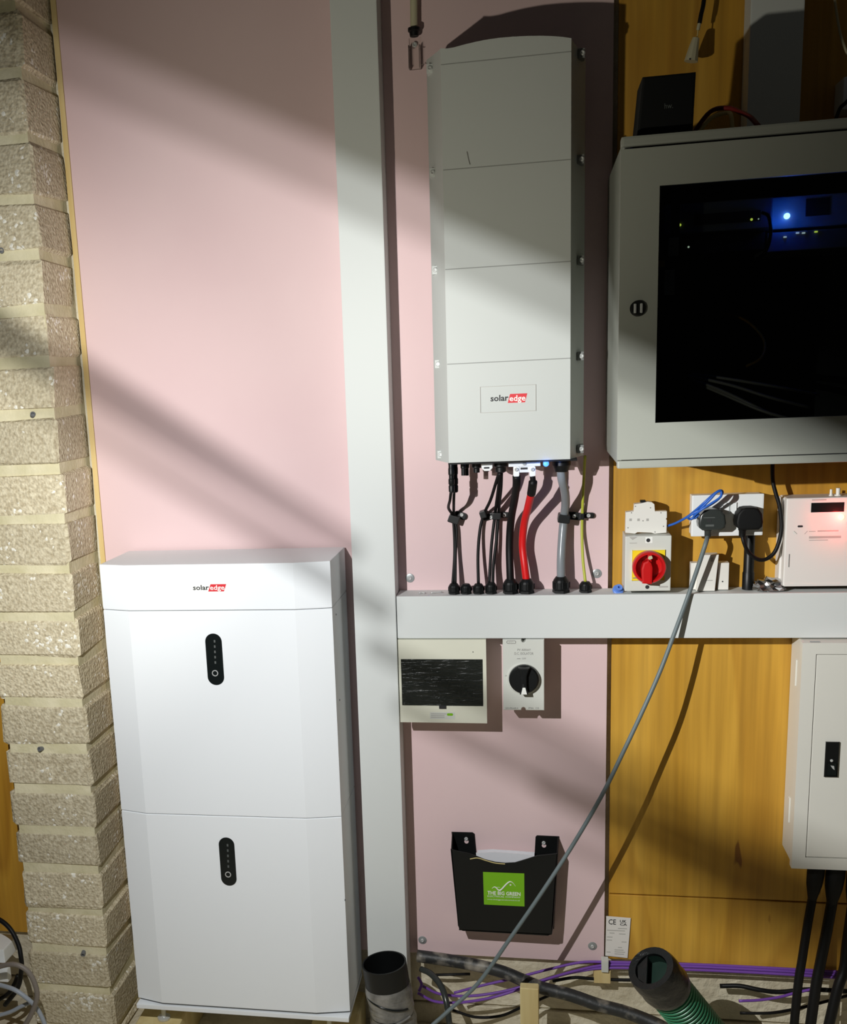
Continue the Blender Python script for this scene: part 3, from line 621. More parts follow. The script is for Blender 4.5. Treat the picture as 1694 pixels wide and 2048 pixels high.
cable('aerial_cable', 'thin cream cable curving down at the top right corner', [(1666, -30, -0.03), (1671, 10, -0.03), (1679, 60, -0.03), (1690, 96, -0.03), (1710, 140, -0.03)], 0.0026, 'cream_cable')
tag(B().box(PX(1686, 200, -0.07), PX(1760, 200, -0.07), -0.07, -0.0005, PH(1690, 219, -0.07), PH(1690, 153, -0.07), 0.003).out('wall_box', 'white_plastic'), 'white surface box at the right edge above the cabinet', 'box')
cable('black_lead', 'thin black lead crossing the white surface box above the cabinet', [Vector((PX(1660, 240, -0.12), -0.12, rzt+0.004)), P(1676, 226, -0.1), P(1692, 205, -0.09), P(1720, 180, -0.09)], 0.0035, 'black_rubber')
cd = thing('conduit', 'cream conduit stub with a dark coupling at the top left of the inverter', 'conduit', P(828, 60, -0.02))
B().cyl(P(827, -80, -0.02), P(828, 60, -0.02), 0.0078, 14).out('tube', 'conduit_cream', cd, smooth=35)
B().lathe(P(828, 56, -0.02), (0, 0, -1), [(0.013, 0), (0.013, 0.006), (0.010, 0.008), (0.009, 0.016), (0.005, 0.016)], 14).out('coupling', 'black_plastic', cd, smooth=35)
cs = thing('conduit_saddle', 'clear plastic conduit saddle with a bright screw beside the inverter top', 'saddle', P(830, 140, -0.01))
x0, x1, a0, a1 = rect_px(819, 95, 843, 140, 0)
sd = B().box(x0, x1, -0.003, -0.0005, a0, a1+0.018); sd.box(x0, x0+0.003, -0.022, -0.003, a0, a1); sd.box(x1-0.003, x1, -0.022, -0.003, a0, a1)
sd.out('saddle_body', 'clear_plastic', cs)
screw(cs, P(829.5, 89.5, -0.003), 0.0055)
for px, py in ((845, 131), (820, 101), (841, 99)): B().box(PX(px-2, py, -0.02), PX(px+2, py, -0.02), -0.023, -0.02, PH(px, py+1.5, -0.02), PH(px, py-1.5, -0.02)).out('saddle_tooth', 'clear_plastic', cs)

# ================================================================== devices above the trunking
YS = -0.085
iso = thing('rotary_isolator', 'grey rotary isolator with a red handle on a yellow plate', 'isolator', (PX(1296, 1180, YS), YS/2, tzt+0.002))
x0, x1, a0, a1 = rect_px(1250, 1072, 1342, 1182, YS); a0 = max(a0, tzt+0.0015)
B().box(x0, x1, YS, -0.0005, a0, a1, 0.002).out('case', 'grey_plastic', iso)
yp = plate_px('yellow_plate', (1264, 1100, 1329, 1160), YS+0.001, YS-0.003, 'yellow_plate', iso, 0.0008)
c = P(1297, 1132, YS-0.003); hd = B()
hd.lathe(c, (0, -1, 0), [(0.0330, 0), (0.0345, 0.004), (0.0345, 0.020), (0.0325, 0.024), (0.0285, 0.024), (0.0255, 0.004), (0.0001, 0.004)], 40, True, False)
h_ = hd.out('handle_ring', 'red_plastic', iso, smooth=40)
g = B().prism([(-0.017, -0.002), (-0.0135, 0.012), (-0.0025, 0.017), (0.003, 0.011), (0.006, 0.001), (0.0055, -0.0345), (-0.0145, -0.033), (-0.0165, -0.016)], -0.003, -0.029, 0.004)
for v in g.bm.verts: v.co += c
g.out('handle_grip', 'red_plastic', h_)
g = B().prism([(0.004, 0.0285), (-0.004, 0.0285), (-0.004, 0.014), (0.004, 0.0105)], -0.003, -0.022, 0.001)
for v in g.bm.verts: v.co += c
g.out('handle_bridge', 'red_plastic', h_)
B().prism([(c.x-0.004, c.z+0.0205), (c.x, c.z+0.0175), (c.x+0.006, c.z+0.0205), (c.x+0.004, c.z+0.026), (c.x-0.002, c.z+0.0255)], c.y-0.0242, c.y-0.0247).out('handle_mark', 'conduit_cream', h_)
for px, py in ((1296.5, 1080.5), (1294.5, 1174)):
    B().lathe(P(px, py, YS), (0, -1, 0), [(0.0042, 0), (0.0042, 0.0006)], 14).out('screw_hole', 'ink', iso)
plate_px('ink_patch', (1291, 1074, 1305, 1086), YS, YS-0.0003, 'white_print', iso)
plate_px('print_line', (1318, 1172, 1336, 1175), YS, YS-0.0003, 'ink_pale', iso)
plate_px('print_line', (1259, 1085.5, 1274, 1087), YS, YS-0.0003, 'ink_pale', iso)
B().prism([(P(1258, 1074, YS).x, P(1258, 1074, YS).z), (P(1265, 1080, YS).x, P(1265, 1080, YS).z), (P(1275, 1074, YS).x, P(1275, 1074, YS).z)], YS, YS-0.0004).out('peeled_label', 'ink_pale', iso)
plate_px('print_line', (1266, 1155, 1273, 1157), YS-0.003, YS-0.0033, 'ink_grey', yp)
YB2 = -0.06
br = thing('breaker_module', 'white circuit breaker module lying on top of the red-handled isolator', 'breaker', (PX(1294, 1062, YB2), YB2/2, PH(1294, 1062, YB2)))
px_out = [(1251, 1061), (1252, 1020), (1268, 1018), (1269, 1004), (1283, 1002), (1296, 999), (1304, 1000), (1309, 1004), (1310, 1018), (1334, 1018), (1334, 1031), (1332, 1033), (1334, 1036), (1333, 1061), (1310, 1063), (1303, 1061), (1275, 1060), (1270, 1063)]
dz = a1 + 0.0008 - min(PH(px, py, YB2) for px, py in px_out)
B().prism([(PX(px, py, YB2), PH(px, py, YB2)+dz) for px, py in px_out], YB2, YB2+0.022, 0.001).out('case', 'module_white', br)
lever = B().prism(rrect(PX(1281, 998, YB2), PX(1292, 998, YB2), PH(1286, 1001, YB2)+dz, PH(1286, 996.5, YB2)+dz, 0.0012), YB2+0.005, YB2+0.017).out('lever', 'black_plastic', br)
for px, py in ((1271, 1008), (1301, 1011), (1263, 1021), (1322, 1021), (1286, 1037), (1256, 1051), (1327, 1048), (1310, 1059.5)):
    d = P(px, py, YB2); d.z += dz; B().lathe(d, (0, -1, 0), [(0.0013, 0), (0.0013, 0.0004)], 8).out('rivet', 'ink_grey', br)
for px in (1261, 1277, 1295): plate_px('moulded_mark', (px-2.5, 1037, px+2.5, 1042), YB2+0.0002, YB2-0.0003, 'ink_pale', br)
# blue coil
cable('blue_wire', 'blue wire looped into a small coil in front of the socket', [(1335, 1052, -0.05), (1352, 1046, -0.06), (1374, 1034, -0.075), (1392, 1020, -0.09), (1410, 1004, -0.10), (1428, 988, -0.10), (1440, 981, -0.098), (1445, 985, -0.095), (1438, 997, -0.10), (1420, 1010, -0.104), (1398, 1021, -0.10), (1383, 1029, -0.095), (1376, 1035, -0.09), (1381, 1038, -0.088), (1391, 1032, -0.092), (1402, 1017, -0.10), (1420, 999, -0.106), (1433, 985, -0.106), (1442, 983, -0.104), (1441, 994, -0.108), (1424, 1006, -0.11), (1402, 1020, -0.108), (1388, 1032, -0.098), (1390, 1036, -0.094), (1398, 1028, -0.098)], 0.0026, 'blue_wire', seg=8, sub=5)
# double socket
YK = -0.05
so = thing('double_socket', 'white double wall socket with two plugs in it', 'socket', (PX(1455, 1072, YK), YK/2, PH(1455, 1072, YK)))
x0, x1, a0, a1 = rect_px(1383, 989, 1527, 1072, YK)
B().box(x0+0.002, x1-0.002, YK+0.009, -0.0005, a0+0.002, a1-0.002, 0.002).out('back_box', 'white_plastic', so)
fp = B().box(x0, x1, YK, YK+0.009, a0, a1, 0.003).out('face_plate', 'white_plastic', so)
for px in (1451, 1466): plate_px('rocker_switch', (px-6, 1005.5, px+6, 1026.5), YK+0.001, YK-0.003, 'white_plastic', fp, 0.001)
def plug(cxp, cyp, wpx, hpx, Yf, m, name, label, off=0.0):
    t = thing(name, label, 'plug', P(cxp, cyp + hpx/2, YK)); xa, xb, za, zb = rect_px(cxp-wpx/2, cyp-hpx/2, cxp+wpx/2, cyp+hpx/2, Yf)
    w, h = xb-xa, zb-za
    pts = [(xa+w*0.16, za), (xb-w*0.16, za), (xb-w*0.03, za+h*0.13), (xb, za+h*0.34), (xb-w*0.05, za+h*0.72), (xb-w*0.2, za+h*0.96), (xb-w*0.36, zb), (xa+w*0.36, zb), (xa+w*0.2, za+h*0.96), (xa+w*0.05, za+h*0.72), (xa, za+h*0.34), (xa+w*0.03, za+h*0.13)]
    B().prism(pts, YK-0.0008, Yf, 0.005, 3).out('body', m, t, smooth=50)
    B().lathe(((xa+xb)/2+off, (YK+Yf)/2-0.004, za+0.004), (0, 0, -1), [(0.0085, 0), (0.0085, 0.006), (0.0072, 0.008), (0.0068, 0.02)], 12).out('cord_grip', m, t, smooth=35)
    return t, Vector(((xa+xb)/2+off, (YK+Yf)/2-0.004, za-0.014))
t1, e1 = plug(1425, 1040, 55, 42, -0.092, 'plug_grey', 'mains_plug', 'smoky dark grey plug in the left half of the double socket', -0.006)
plate_px('moulded_line', (1407, 1034.5, 1430, 1036), -0.0915, -0.0925, 'faint_print', t1); plate_px('moulded_mark', (1414, 1039, 1422, 1044), -0.0915, -0.0925, 'ink', t1)
plate_px('moulded_mark', (1411, 1049, 1428, 1053), -0.0915, -0.0925, 'faint_print', t1)
t2, e2 = plug(1500, 1038, 54, 44, -0.094, 'black_soft', 'mains_plug', 'matt black plug in the right half of the double socket', -0.011)
cable('mains_lead', 'black lead looping from the right plug up into the network cabinet', [e2, (1488, 1085, -0.08), (1496, 1103, -0.075), (1512, 1117, -0.07), (1530, 1119, -0.065), (1548, 1106, -0.062), (1559, 1080, -0.06), (1563, 1050, -0.058), (1559, 1012, -0.055), (1551, 985, -0.052), (1545.5, 960, -0.05), (1545, 925, -0.05), Vector((PX(1545, 915, -0.05), -0.05, rzb+0.006))], 0.0042, 'black_rubber')
cable('extension_lead', 'long grey flex running from the left plug diagonally down to the floor', [e1, (1411, 1088, -0.092), (1398, 1128, -0.090), (1377, 1190, -0.088), (1352, 1258, -0.105), (1322, 1338, -0.125), (1287, 1418, -0.145), (1246, 1505, -0.155), (1203, 1592, -0.165), (1143, 1694, -0.18), (1081, 1789, -0.195), (1018, 1880, -0.21), (955, 1968, -0.22), (890, 2028, -0.24), (845, 2075, -0.26), Vector((PX(780, 2120, -0.3), -0.3, 0.006))], 0.0046, 'flex_grey', seg=12)
# white blank modules standing on the trunking behind the grey flex
YQ = -0.05
tm = thing('terminal_module', 'white stepped plastic module leaning behind the grey flex', 'module', (PX(1420, 1172, YQ), YQ/2, tzt))
def leaning(px0, px1, py0, py1, ya, yb, lean, m='module_white'):
    a = Vector((PX(px0, py1, ya), ya, tzt+0.0005)); b = PX(px1, py1, ya); top = PH((px0+px1)/2, py0, ya)
    return B().prism([(a.x, a.z), (b, a.z), (b+lean, top), (a.x+lean*1.6, top)], ya, yb, 0.0012)
leaning(1381, 1397, 1126, 1171, -0.035, -0.012, 0.0).out('side_body', 'module_white', tm)
leaning(1393, 1430, 1110, 1168, -0.052, -0.02, 0.006).out('main_body', 'module_white', tm)
leaning(1436, 1457, 1126, 1170, -0.04, -0.012, 0.0).out('side_body', 'module_white', tm)
plate_px('embossed_mark', (1421, 1115, 1427, 1123), -0.052, -0.0526, 'ink_pale', tm); plate_px('embossed_line', (1411, 1160, 1425, 1161.5), -0.052, -0.0526, 'ink_pale', tm)
B().lathe(P(1445, 1163, -0.0402), (0, -1, 0), [(0.0016, 0), (0.0016, 0.0005)], 8).out('pin_hole', 'ink', tm)
cb = thing('cable_sleeve', 'upright black sleeve between the socket and the trunking', 'sleeve', (PX(1496, 1172, -0.032), -0.032, tzt))
B().lathe((PX(1496, 1172, -0.032), -0.032, tzt), (0, 0, 1), [(0.0125, 0), (0.0125, 0.036), (0.0112, 0.038), (0.0108, PH(1496, 1070, -0.032)-tzt)], 16).out('tube', 'black_plastic', cb, smooth=35)
# crumpled foil
bm = bmesh.new(); bmesh.ops.create_icosphere(bm, subdivisions=3, radius=1); fo = B(); rnd = random.Random(3)
for v in bm.verts:
    k = rnd.uniform(0.62, 1.12); v.co = Vector((v.co.x*0.036*k, v.co.y*0.02*k, max(v.co.z*0.022*k, -0.008)))
for v in bm.verts: v.co += Vector((PX(1540, 1170, -0.05), -0.05, tzt + 0.0085))
fo._merge(bm); tag(fo.out('foil_scrap', 'foil'), 'crumpled shiny foil scrap on the trunking beside the meter', 'foil')
tag(B().lathe((PX(1235, 1170, -0.045), -0.045, tzt+0.0005), (0.15, -0.75, 0.65), [(0.012, 0.004), (0.012, 0.008), (0.009, 0.010), (0.0075, 0.010), (0.0075, 0.018), (0.003, 0.018), (0.003, 0.012)], 16).out('blue_bung', 'blue_cap', smooth=35), 'small blue rubber bung on the trunking beside the isolator', 'bung')
# electricity meter
YE = -0.07
me_ = thing('electricity_meter', 'cream electricity meter with a glowing red light at the right edge', 'meter', (PX(1640, 1170, YE), YE/2, tzt+0.001))
x0, x1, a0, a1 = rect_px(1570, 995, 1735, 1172, YE); a0 = max(a0, tzt+0.001)
B().box(x0, x1, YE, -0.0005, a0, a1, 0.004, 3).out('case', 'meter_white', me_)
B().box(x0-0.004, x1+0.004, YE+0.028, -0.0004, a0, a1-0.002, 0.003).out('back_shell', 'meter_white', me_)
ds = plate_px('display', (1622, 1005, 1688, 1024), YE+0.001, YE-0.0006, 'black_gloss', me_)
plate_px('print_line', (1624, 998.5, 1653, 1001), YE, YE-0.0003, 'ink_pale', me_)
B().lathe(P(1682.5, 1034, YE), (0, -1, 0), [(0.0058, 0), (0.0058, 0.002), (0.003, 0.005), (0.0005, 0.006)], 16).out('red_light', 'led_red', me_, smooth=True)
pl = bpy.data.lights.new('meter_glow', 'POINT'); pl.energy = 0.16; pl.color = (1, 0.05, 0.04); pl.shadow_soft_size = 0.004
po = bpy.data.objects.new('meter_glow', pl); COL.objects.link(po); po.location = P(1682.5, 1035, YE-0.022)
plate_px('sensor_slot', (1595, 1050.5, 1605.5, 1054.5), YE+0.001, YE-0.0005, 'ink', me_, r=0.0018)
for a, b in (((1588, 1062), (1594, 1068)), ((1609, 1068), (1615, 1062))): B().tube([P(*a, YE-0.0002), P(*b, YE-0.0002)], 0.0006, 6, smooth=False).out('moulded_line', 'ink_pale', me_)
plate_px('print_line', (1618, 1062, 1631, 1063.4), YE, YE-0.0003, 'ink_pale', me_); plate_px('print_line', (1635, 1060.5, 1677, 1063), YE, YE-0.0003, 'ink_pale', me_)
plate_px('barcode', (1618, 1072, 1682, 1076.5), YE, YE-0.0003, 'ink_pale', me_)
plate_px('print_line', (1618, 1079.5, 1656, 1081), YE, YE-0.0003, 'ink_pale', me_)
B().box(x0+0.002, x1-0.002, YE-0.001, YE+0.002, a0, a0+0.006, 0.0008).out('terminal_cover', 'meter_white', me_)
plate_px('cover_slit', (1577, 1108, 1579, 1134), YE+0.001, YE-0.0004, 'ink_grey', me_)
for k, (px, h) in enumerate(((1662, 13), (1676, 15))):
    c = P(px, 987, -0.04); c.z = a1 - 0.001
    tag(B().lathe(c, (0, 0, 1), [(0.004 if k == 0 else 0.007, 0), (0.004 if k == 0 else 0.007, 0.003), (0.0028 if k == 0 else 0.004, 0.003), (0.0024 if k == 0 else 0.0044, h*0.0011)], 10).out('plastic_peg', 'module_white', smooth=35), ['thin pale plastic peg left on top of the meter', 'wider pale plastic peg right on top of the meter'][k], 'peg', 'loose pegs on the meter')

# ================================================================== below the trunking
YC = -0.085
cu = thing('breaker_box', 'small cream breaker box with a smoked window under the trunking', 'breaker box', (PX(886, 1445, YC), YC/2, PH(886, 1445, YC)))
x0, x1, a0, a1 = mean(PX(793, 1290, YC), PX(800, 1440, YC)), mean(PX(971, 1290, YC), PX(975, 1440, YC)), mean(PH(800, 1446, YC), PH(975, 1445, YC)), tzb-0.0015
wx0, wx1, wz0, wz1 = mean(PX(801, 1325, YC), PX(805, 1405, YC)), mean(PX(965, 1325, YC), PX(967, 1405, YC)), mean(PH(806, 1411, YC), PH(965, 1412, YC)), mean(PH(801, 1319, YC), PH(964, 1318, YC))
x0 = max(x0, cxr+0.003)
B().box(x0+0.005, x1-0.003, YC+0.014, -0.0005, a0+0.004, a1-0.002, 0.002).out('back_box', 'cream_plastic', cu)
cv = B().ring((x0, x1, a0, a1), (wx0, wx1, wz0, wz1), YC, YC+0.014).out('front_cover', 'cream_plastic', cu)
B().box(wx0-0.003, wx1+0.003, YC+0.0125, YC+0.0138, wz0-0.003, wz1+0.003).out('inner_plate', 'dark_inside', cu)
nv = 14; mv = 9; vs = []; rnd = random.Random(5)
for j in range(mv+1):
    for i in range(nv+1): vs.append((wx0+0.0006 + (wx1-wx0-0.0012)*i/nv, YC-0.0015 + (rnd.uniform(-0.0011, 0.0011) if 0 < i < nv and 0 < j < mv else 0), wz0+0.0006 + (wz1-wz0-0.0012)*j/mv))
n0 = len(vs); vs += [(v[0], YC+0.003, v[2]) for v in vs]
fs = [(j*(nv+1)+i, j*(nv+1)+i+1, (j+1)*(nv+1)+i+1, (j+1)*(nv+1)+i) for j in range(mv) for i in range(nv)]
fs += [tuple(n0+k for k in f) for f in fs]
B().raw(vs, fs).out('smoked_window', 'smoked_plastic', cv, smooth=True)
for px in (852, 884, 916): plate_px('breaker', (px-14, 1347, px+14, 1385), YC+0.006, YC+0.0125, 'black_soft', cu, 0.001)
plate_px('window_latch', (878.5, 1410, 892.5, 1416.5), YC+0.002, YC-0.0025, 'ink', cv)
lb = plate_px('rating_label', (860, 1424.5, 910, 1438), YC, YC-0.0003, 'grey_plastic', cu)
for k in range(3): plate_px('print_line', (862, 1427+3.4*k, 889 if k else 893, 1428.4+3.4*k), YC-0.0003, YC-0.0005, 'ink_pale', lb)
plate_px('green_mark', (894, 1426.5, 906, 1431.5), YC-0.0003, YC-0.0006, 'green_print', lb, r=0.0024)
B().lathe(P(946, 1304, YC), (0, -1, 0), [(0.0012, 0), (0.0012, 0.0004)], 8).out('pin_hole', 'ink', cu)
YV = -0.085
pv = thing('solar_isolator', 'light grey solar isolator with a black rotary knob under the trunking', 'isolator', (PX(1046, 1420, YV), YV/2, PH(1046, 1420, YV)))
x0, x1, a0, a1 = mean(PX(1005, 1290, YV), PX(1007, 1415, YV)), PX(1088.5, 1350, YV), PH(1046, 1420.5, YV), tzb-0.0015
xm = (x0+x1)/2; nr = 0.0052
def notch(cx, z, up): return [(cx + nr*math.cos(a)*(-1 if up else 1), z + nr*1.35*math.sin(a)*(1 if up else -1)) for a in [math.pi*k/8 for k in range(9)]]
out = [(x0, a0)] + notch(xm-0.0005, a0, True) + [(x1, a0), (x1, a1)] + notch(xm+0.0005, a1, False) + [(x0, a1)]
B().prism(out, YV, YV+0.03, 0.0012, 1).out('cover', 'grey_plastic', pv)
B().box(x0+0.0015, x1-0.0015, YV+0.03, -0.0005, a0+0.008, a1-0.003, 0.002).out('back_box', 'grey_plastic', pv)
c = P(1046.5, 1357, YV)
B().lathe(c, (0, -1, 0), [(0.036, 0), (0.036, 0.0015), (0.0345, 0.003)], 36).out('dial_collar', 'grey_plastic', pv, smooth=35)
c2 = c + Vector((0.0018, 0, 0.001))
kn = B().lathe(c2, (0, -1, 0), [(0.0325, 0.0025), (0.0335, 0.006), (0.0325, 0.013), (0.029, 0.016), (0.0001, 0.016)], 36, True, False).out('knob', 'black_plastic', pv, smooth=35)
g = B().prism([(-0.0125, 0.030), (0.0125, 0.030), (0.0062, 0.012), (0.0062, -0.012), (0.0092, -0.031), (-0.0092, -0.031), (-0.0062, -0.012), (-0.0062, 0.012)], -0.015, -0.027, 0.0025)
for v in g.bm.verts: v.co += c2
g.out('knob_grip', 'black_plastic', kn)
g = B().prism([(-0.0065, -0.030), (0.0065, -0.030), (0.0028, -0.0145), (-0.0028, -0.0145)], -0.0272, -0.0278)
for v in g.bm.verts: v.co += c2
ptr = g.out('pointer', 'white_print', kn)
q = P(1046.5, 1371, c2.y-0.028); B().prism(rrect(q.x-0.0012, q.x+0.0012, q.z-0.0042, q.z+0.003, 0.001), c2.y-0.0278, c2.y-0.0282).out('pointer_mark', 'ink', ptr)
text_at('lettering', 'PV ARRAY', (1035, 1297.5, 1061.5, 1302), YV, 'ink_grey', pv)
text_at('lettering', 'D.C. ISOLATOR', (1029, 1304.5, 1067, 1309.5), YV, 'ink_grey', pv)
text_at('lettering', 'ON', (1010, 1350, 1015, 1353), YV, 'ink_grey', pv)
text_at('lettering', 'OFF', (1044, 1315.5, 1052, 1318.5), YV, 'ink_grey', pv)
plate_px('print_line', (1034, 1317, 1041, 1318), YV, YV-0.0003, 'ink_grey', pv)
x0_, x1_, b0, b1 = rect_px(1013, 1281, 1032, 1287.5, YV)
lz = B(); o_ = rrect(x0_, x1_, b0, b1, 0.0033); i_ = rrect(x0_+0.0011, x1_-0.0011, b0+0.0011, b1-0.0011, 0.0024)
n = len(o_); lz.raw([(x, YV-0.0003, z) for x, z in o_] + [(x, YV-0.0003, z) for x, z in i_], [(k, (k+1) % n, n+(k+1) % n, n+k) for k in range(n)]); lz.out('maker_mark', 'ink_grey', pv)
text_at('lettering', 'IMO', (1017, 1282.8, 1027, 1286), YV, 'ink_pale', pv)
text_at('lettering', 'SI32-PEL64R-4', (1011, 1414.8, 1036, 1417.8), YV, 'ink_grey', pv)
text_at('lettering', 'IP66  CE', (1057, 1414.5, 1078, 1417.8), YV, 'ink_grey', pv)

# ---- document pouch
YO = -0.058
dp = thing('document_pouch', 'black plastic document pouch screwed to the pink board', 'pouch', (PX(1010, 1870, -0.02), -0.02, PH(1010, 1870, -0.02)))
def q2(px, py, Y): v = P(px, py, Y); return (v.x, v.z)
fo_ = [(901, 1698), (915, 1702), (935, 1706), (950, 1711), (970, 1719), (990, 1724), (1010, 1726), (1030, 1725), (1050, 1719), (1075, 1711), (1095, 1709), (1115, 1707), (1112, 1760), (1106, 1850), (1103, 1868), (1096, 1872), (925, 1862), (918, 1857), (916, 1850), (909, 1780)]
front = B().prism([q2(a, b, YO) for a, b in fo_], YO, YO+0.003, 0.0008, 1).out('front_panel', 'black_plastic', dp)
bk_ = [(903, 1664), (945, 1665), (949, 1668), (953, 1712), (1069, 1712), (1071, 1674), (1074, 1671), (1118, 1673), (1108, 1858), (920, 1850)]
B().prism([q2(a, b, -0.003) for a, b in bk_], -0.0006, -0.0035, 0.0006, 1).out('back_panel', 'black_plastic', dp)
def wall(a, b, cc, d, th):   # front top, front bottom, back bottom, back top
    pts = [P(*a, YO), P(*b, YO), P(*cc, -0.002), P(*d, -0.002)]; vs = [p for p in pts] + [p + Vector((th, 0, 0)) for p in pts]
    return B().raw(vs, [(0, 1, 2, 3), (4, 5, 6, 7)] + [(k, (k+1) % 4, 4+(k+1) % 4, 4+k) for k in range(4)])
wall((902, 1699), (916, 1852), (920, 1836), (904, 1664), 0.002).out('side_panel', 'black_plastic', dp)
wall((1115, 1708), (1104, 1868), (1108, 1848), (1117, 1673), -0.002).out('side_panel', 'black_plastic', dp)
p = [P(918, 1860, YO), P(1103, 1870, YO), P(1108, 1850, -0.002), P(921, 1840, -0.002)]
p[1].z = p[0].z = mean(p[0].z, p[1].z); p[2].z = p[3].z = p[0].z
B().raw([v for v in p] + [v + Vector((0, 0, 0.002)) for v in p], [(0, 1, 2, 3), (4, 5, 6, 7)] + [(k, (k+1) % 4, 4+(k+1) % 4, 4+k) for k in range(4)]).out('base_panel', 'black_plastic', dp)
for px, py in ((933, 1680), (1088, 1688)):
    s_ = B().lathe(P(px, py+3, -0.0036), (0, -1, 0), [(0.0052, 0), (0.0052, 0.0004)], 14).out('keyhole', 'pink_board', dp); screw(dp, P(px-0.5, py-2.5, -0.004), 0.0046, 'metal')
st = B().prism([q2(a, b, YO-0.0006) for a, b in ((966, 1744), (1048.5, 1747), (1049, 1813), (968, 1809))], YO-0.0001, YO-0.0006).out('sticker', 'green_print', front)
tick = [(984, 1777), (988, 1774), (992, 1775), (997, 1780), (1002, 1779.5), (1012, 1769), (1018, 1764), (1022, 1763.5), (1026, 1766), (1031, 1772.5)]
B().tube([P(a, b, YO-0.0009) for a, b in tick], 0.0011, 6, 4, rad=lambda t: 0.0004 + 0.0014*math.sin(math.pi*min(1, t*1.05))).out('roof_mark', 'white_print', st)
B().tube([P(a, b, YO-0.0009) for a, b in ((992, 1777), (995, 1774.5), (1000, 1775))], 0.0004, 6, 3).out('roof_mark', 'white_print', st)
plate_px('window_mark', (1019.5, 1768.5, 1022.5, 1771), YO-0.0006, YO-0.001, 'white_print', st)
text_at('lettering', 'THE BIG GREEN', (975, 1783, 1041, 1790.5), YO-0.0006, 'white_print', st, bold=0.02)
text_at('lettering', 'ELECTRICAL COMPANY', (975, 1792, 1041, 1795), YO-0.0006, 'white_print', st)
text_at('lettering', 'www.thebiggreenelectrical.co.uk', (974.5, 1798.5, 1040, 1801.5), YO-0.0006, 'white_print', st)
pa = thing('papers', 'white folded papers sticking out of the black pouch', 'paper', P(1010, 1850, -0.02))
for k, (pts, Y) in enumerate((([(955, 1701), (985, 1699), (1030, 1702), (1069, 1705), (1062, 1845), (960, 1842)], -0.012), ([(952, 1706), (990, 1704), (1040, 1708), (1066, 1711), (1060, 1843), (962, 1840)], -0.03))):
    B().prism([q2(a, b, Y) for a, b in pts], Y, Y+0.0025).out('sheet', 'paper', pa)
B().tube([P(940, 1718, YO-0.001), P(955, 1716, YO-0.001), P(972, 1721, YO-0.001), P(990, 1726, YO-0.001), P(1010, 1728, YO-0.001)], 0.0012, 6).out('torn_film', 'kraft', front)
# white tag at the foot of the plywood
ce = thing('rating_tag', 'white printed conformity tag at the foot of the wooden board', 'tag', P(1235, 1915, -0.003))
tg = [(1212.5, 1832), (1261.5, 1836), (1255, 1916), (1210.5, 1911)]
B().prism([q2(a, b, -0.003) for a, b in tg], -0.0025, -0.0035).out('card', 'meter_white', ce)
text_at('lettering', 'CE', (1217, 1838.5, 1232, 1849), -0.0035, 'ink', ce, bold=0.01)
text_at('lettering', 'UK', (1240, 1840, 1253, 1845.5), -0.0035, 'ink', ce, bold=0.02); text_at('lettering', 'CA', (1240, 1846.5, 1254, 1851.5), -0.0035, 'ink', ce, bold=0.02)
for y, xa, xb in ((1857, 1236, 1254), (1861, 1214, 1250), (1866, 1219, 1229), (1868, 1238, 1251), (1874, 1214, 1225), (1880, 1213, 1224), (1884, 1243, 1253), (1895, 1236, 1244), (1900, 1229, 1247), (1904, 1229, 1250), (1908, 1229, 1248), (1904, 1213, 1221)):
    plate_px('print_line', (xa, y-0.7, xb, y+0.7), -0.0035, -0.0038, 'ink_pale', ce)

# ---- right-hand consumer unit
YU = -0.12
cn = thing('consumer_unit', 'white steel consumer unit with an inset door at the right edge', 'consumer unit', (PX(1690, 1738, YU), YU/2, PH(1690, 1738, YU)))
x0 = mean(PX(1604, 1300, YU), PX(1583.5, 1735, YU)); x1 = x0+0.36; a0 = mean(PH(1584, 1736.5, YU), PH(1690, 1741, YU)); a1 = tzb-0.001
u0, u1, v0, v1 = mean(PX(1633.5, 1312, YU), PX(1612.5, 1714, YU)), x0+0.326, mean(PH(1613, 1714.5, YU), PH(1690, 1716, YU)), PH(1660, 1310, YU)
B().box(x0+0.004, x1-0.004, YU+0.02, -0.0005, a0+0.003, a1-0.002, 0.003).out('case', 'steel_paint', cn)
B().ring((x0, x1, a0, a1), (u0-0.0015, u1, v0-0.0015, v1+0.0015), YU, YU+0.0195).out('front_frame', 'steel_paint', cn)
B().box(u0-0.002, u1, YU+0.0175, YU+0.0195, v0-0.002, v1+0.002).out('door_recess', 'ink', cn)
dr = B().box(u0, u1, YU+0.001, YU+0.0175, v0, v1, 0.002).out('door', 'steel_paint', cn)
lt = plate_px('latch', (1649.5, 1483.5, 1676, 1553), YU-0.0005, YU-0.003, 'black_plastic', dr, 0.0006)
plate_px('latch_grip', (1653, 1526, 1672, 1550), YU-0.003, YU-0.005, 'black_gloss', lt, 0.001)
B().lathe(P(1663, 1521, YU-0.003), (0, -1, 0), [(0.003, 0), (0.003, 0.0015), (0.001, 0.002)], 10).out('latch_rivet', 'metal', lt)
B().prism([q2(a, b, YU-0.0052) for a, b in ((1661, 1531), (1668, 1532), (1669, 1540), (1665, 1537))], YU-0.005, YU-0.0056).out('latch_glint', 'metal', lt)
for yy in (1345, 1620):
    b_c = Vector((x0+0.0035, -0.055, PH(1590, yy, -0.06)))
    B().box(x0+0.0015, x0+0.006, -0.062, -0.05, b_c.z-0.03, b_c.z+0.028, 0.002, 3).out('side_emboss', 'steel_paint', cn)
c = P(1632, 1278, YU+0.01); B().box(c.x-0.012, c.x+0.008, YU+0.004, YU+0.014, a1-0.003, a1+0.0006).out('top_clip', 'zinc', cn)
LK = []
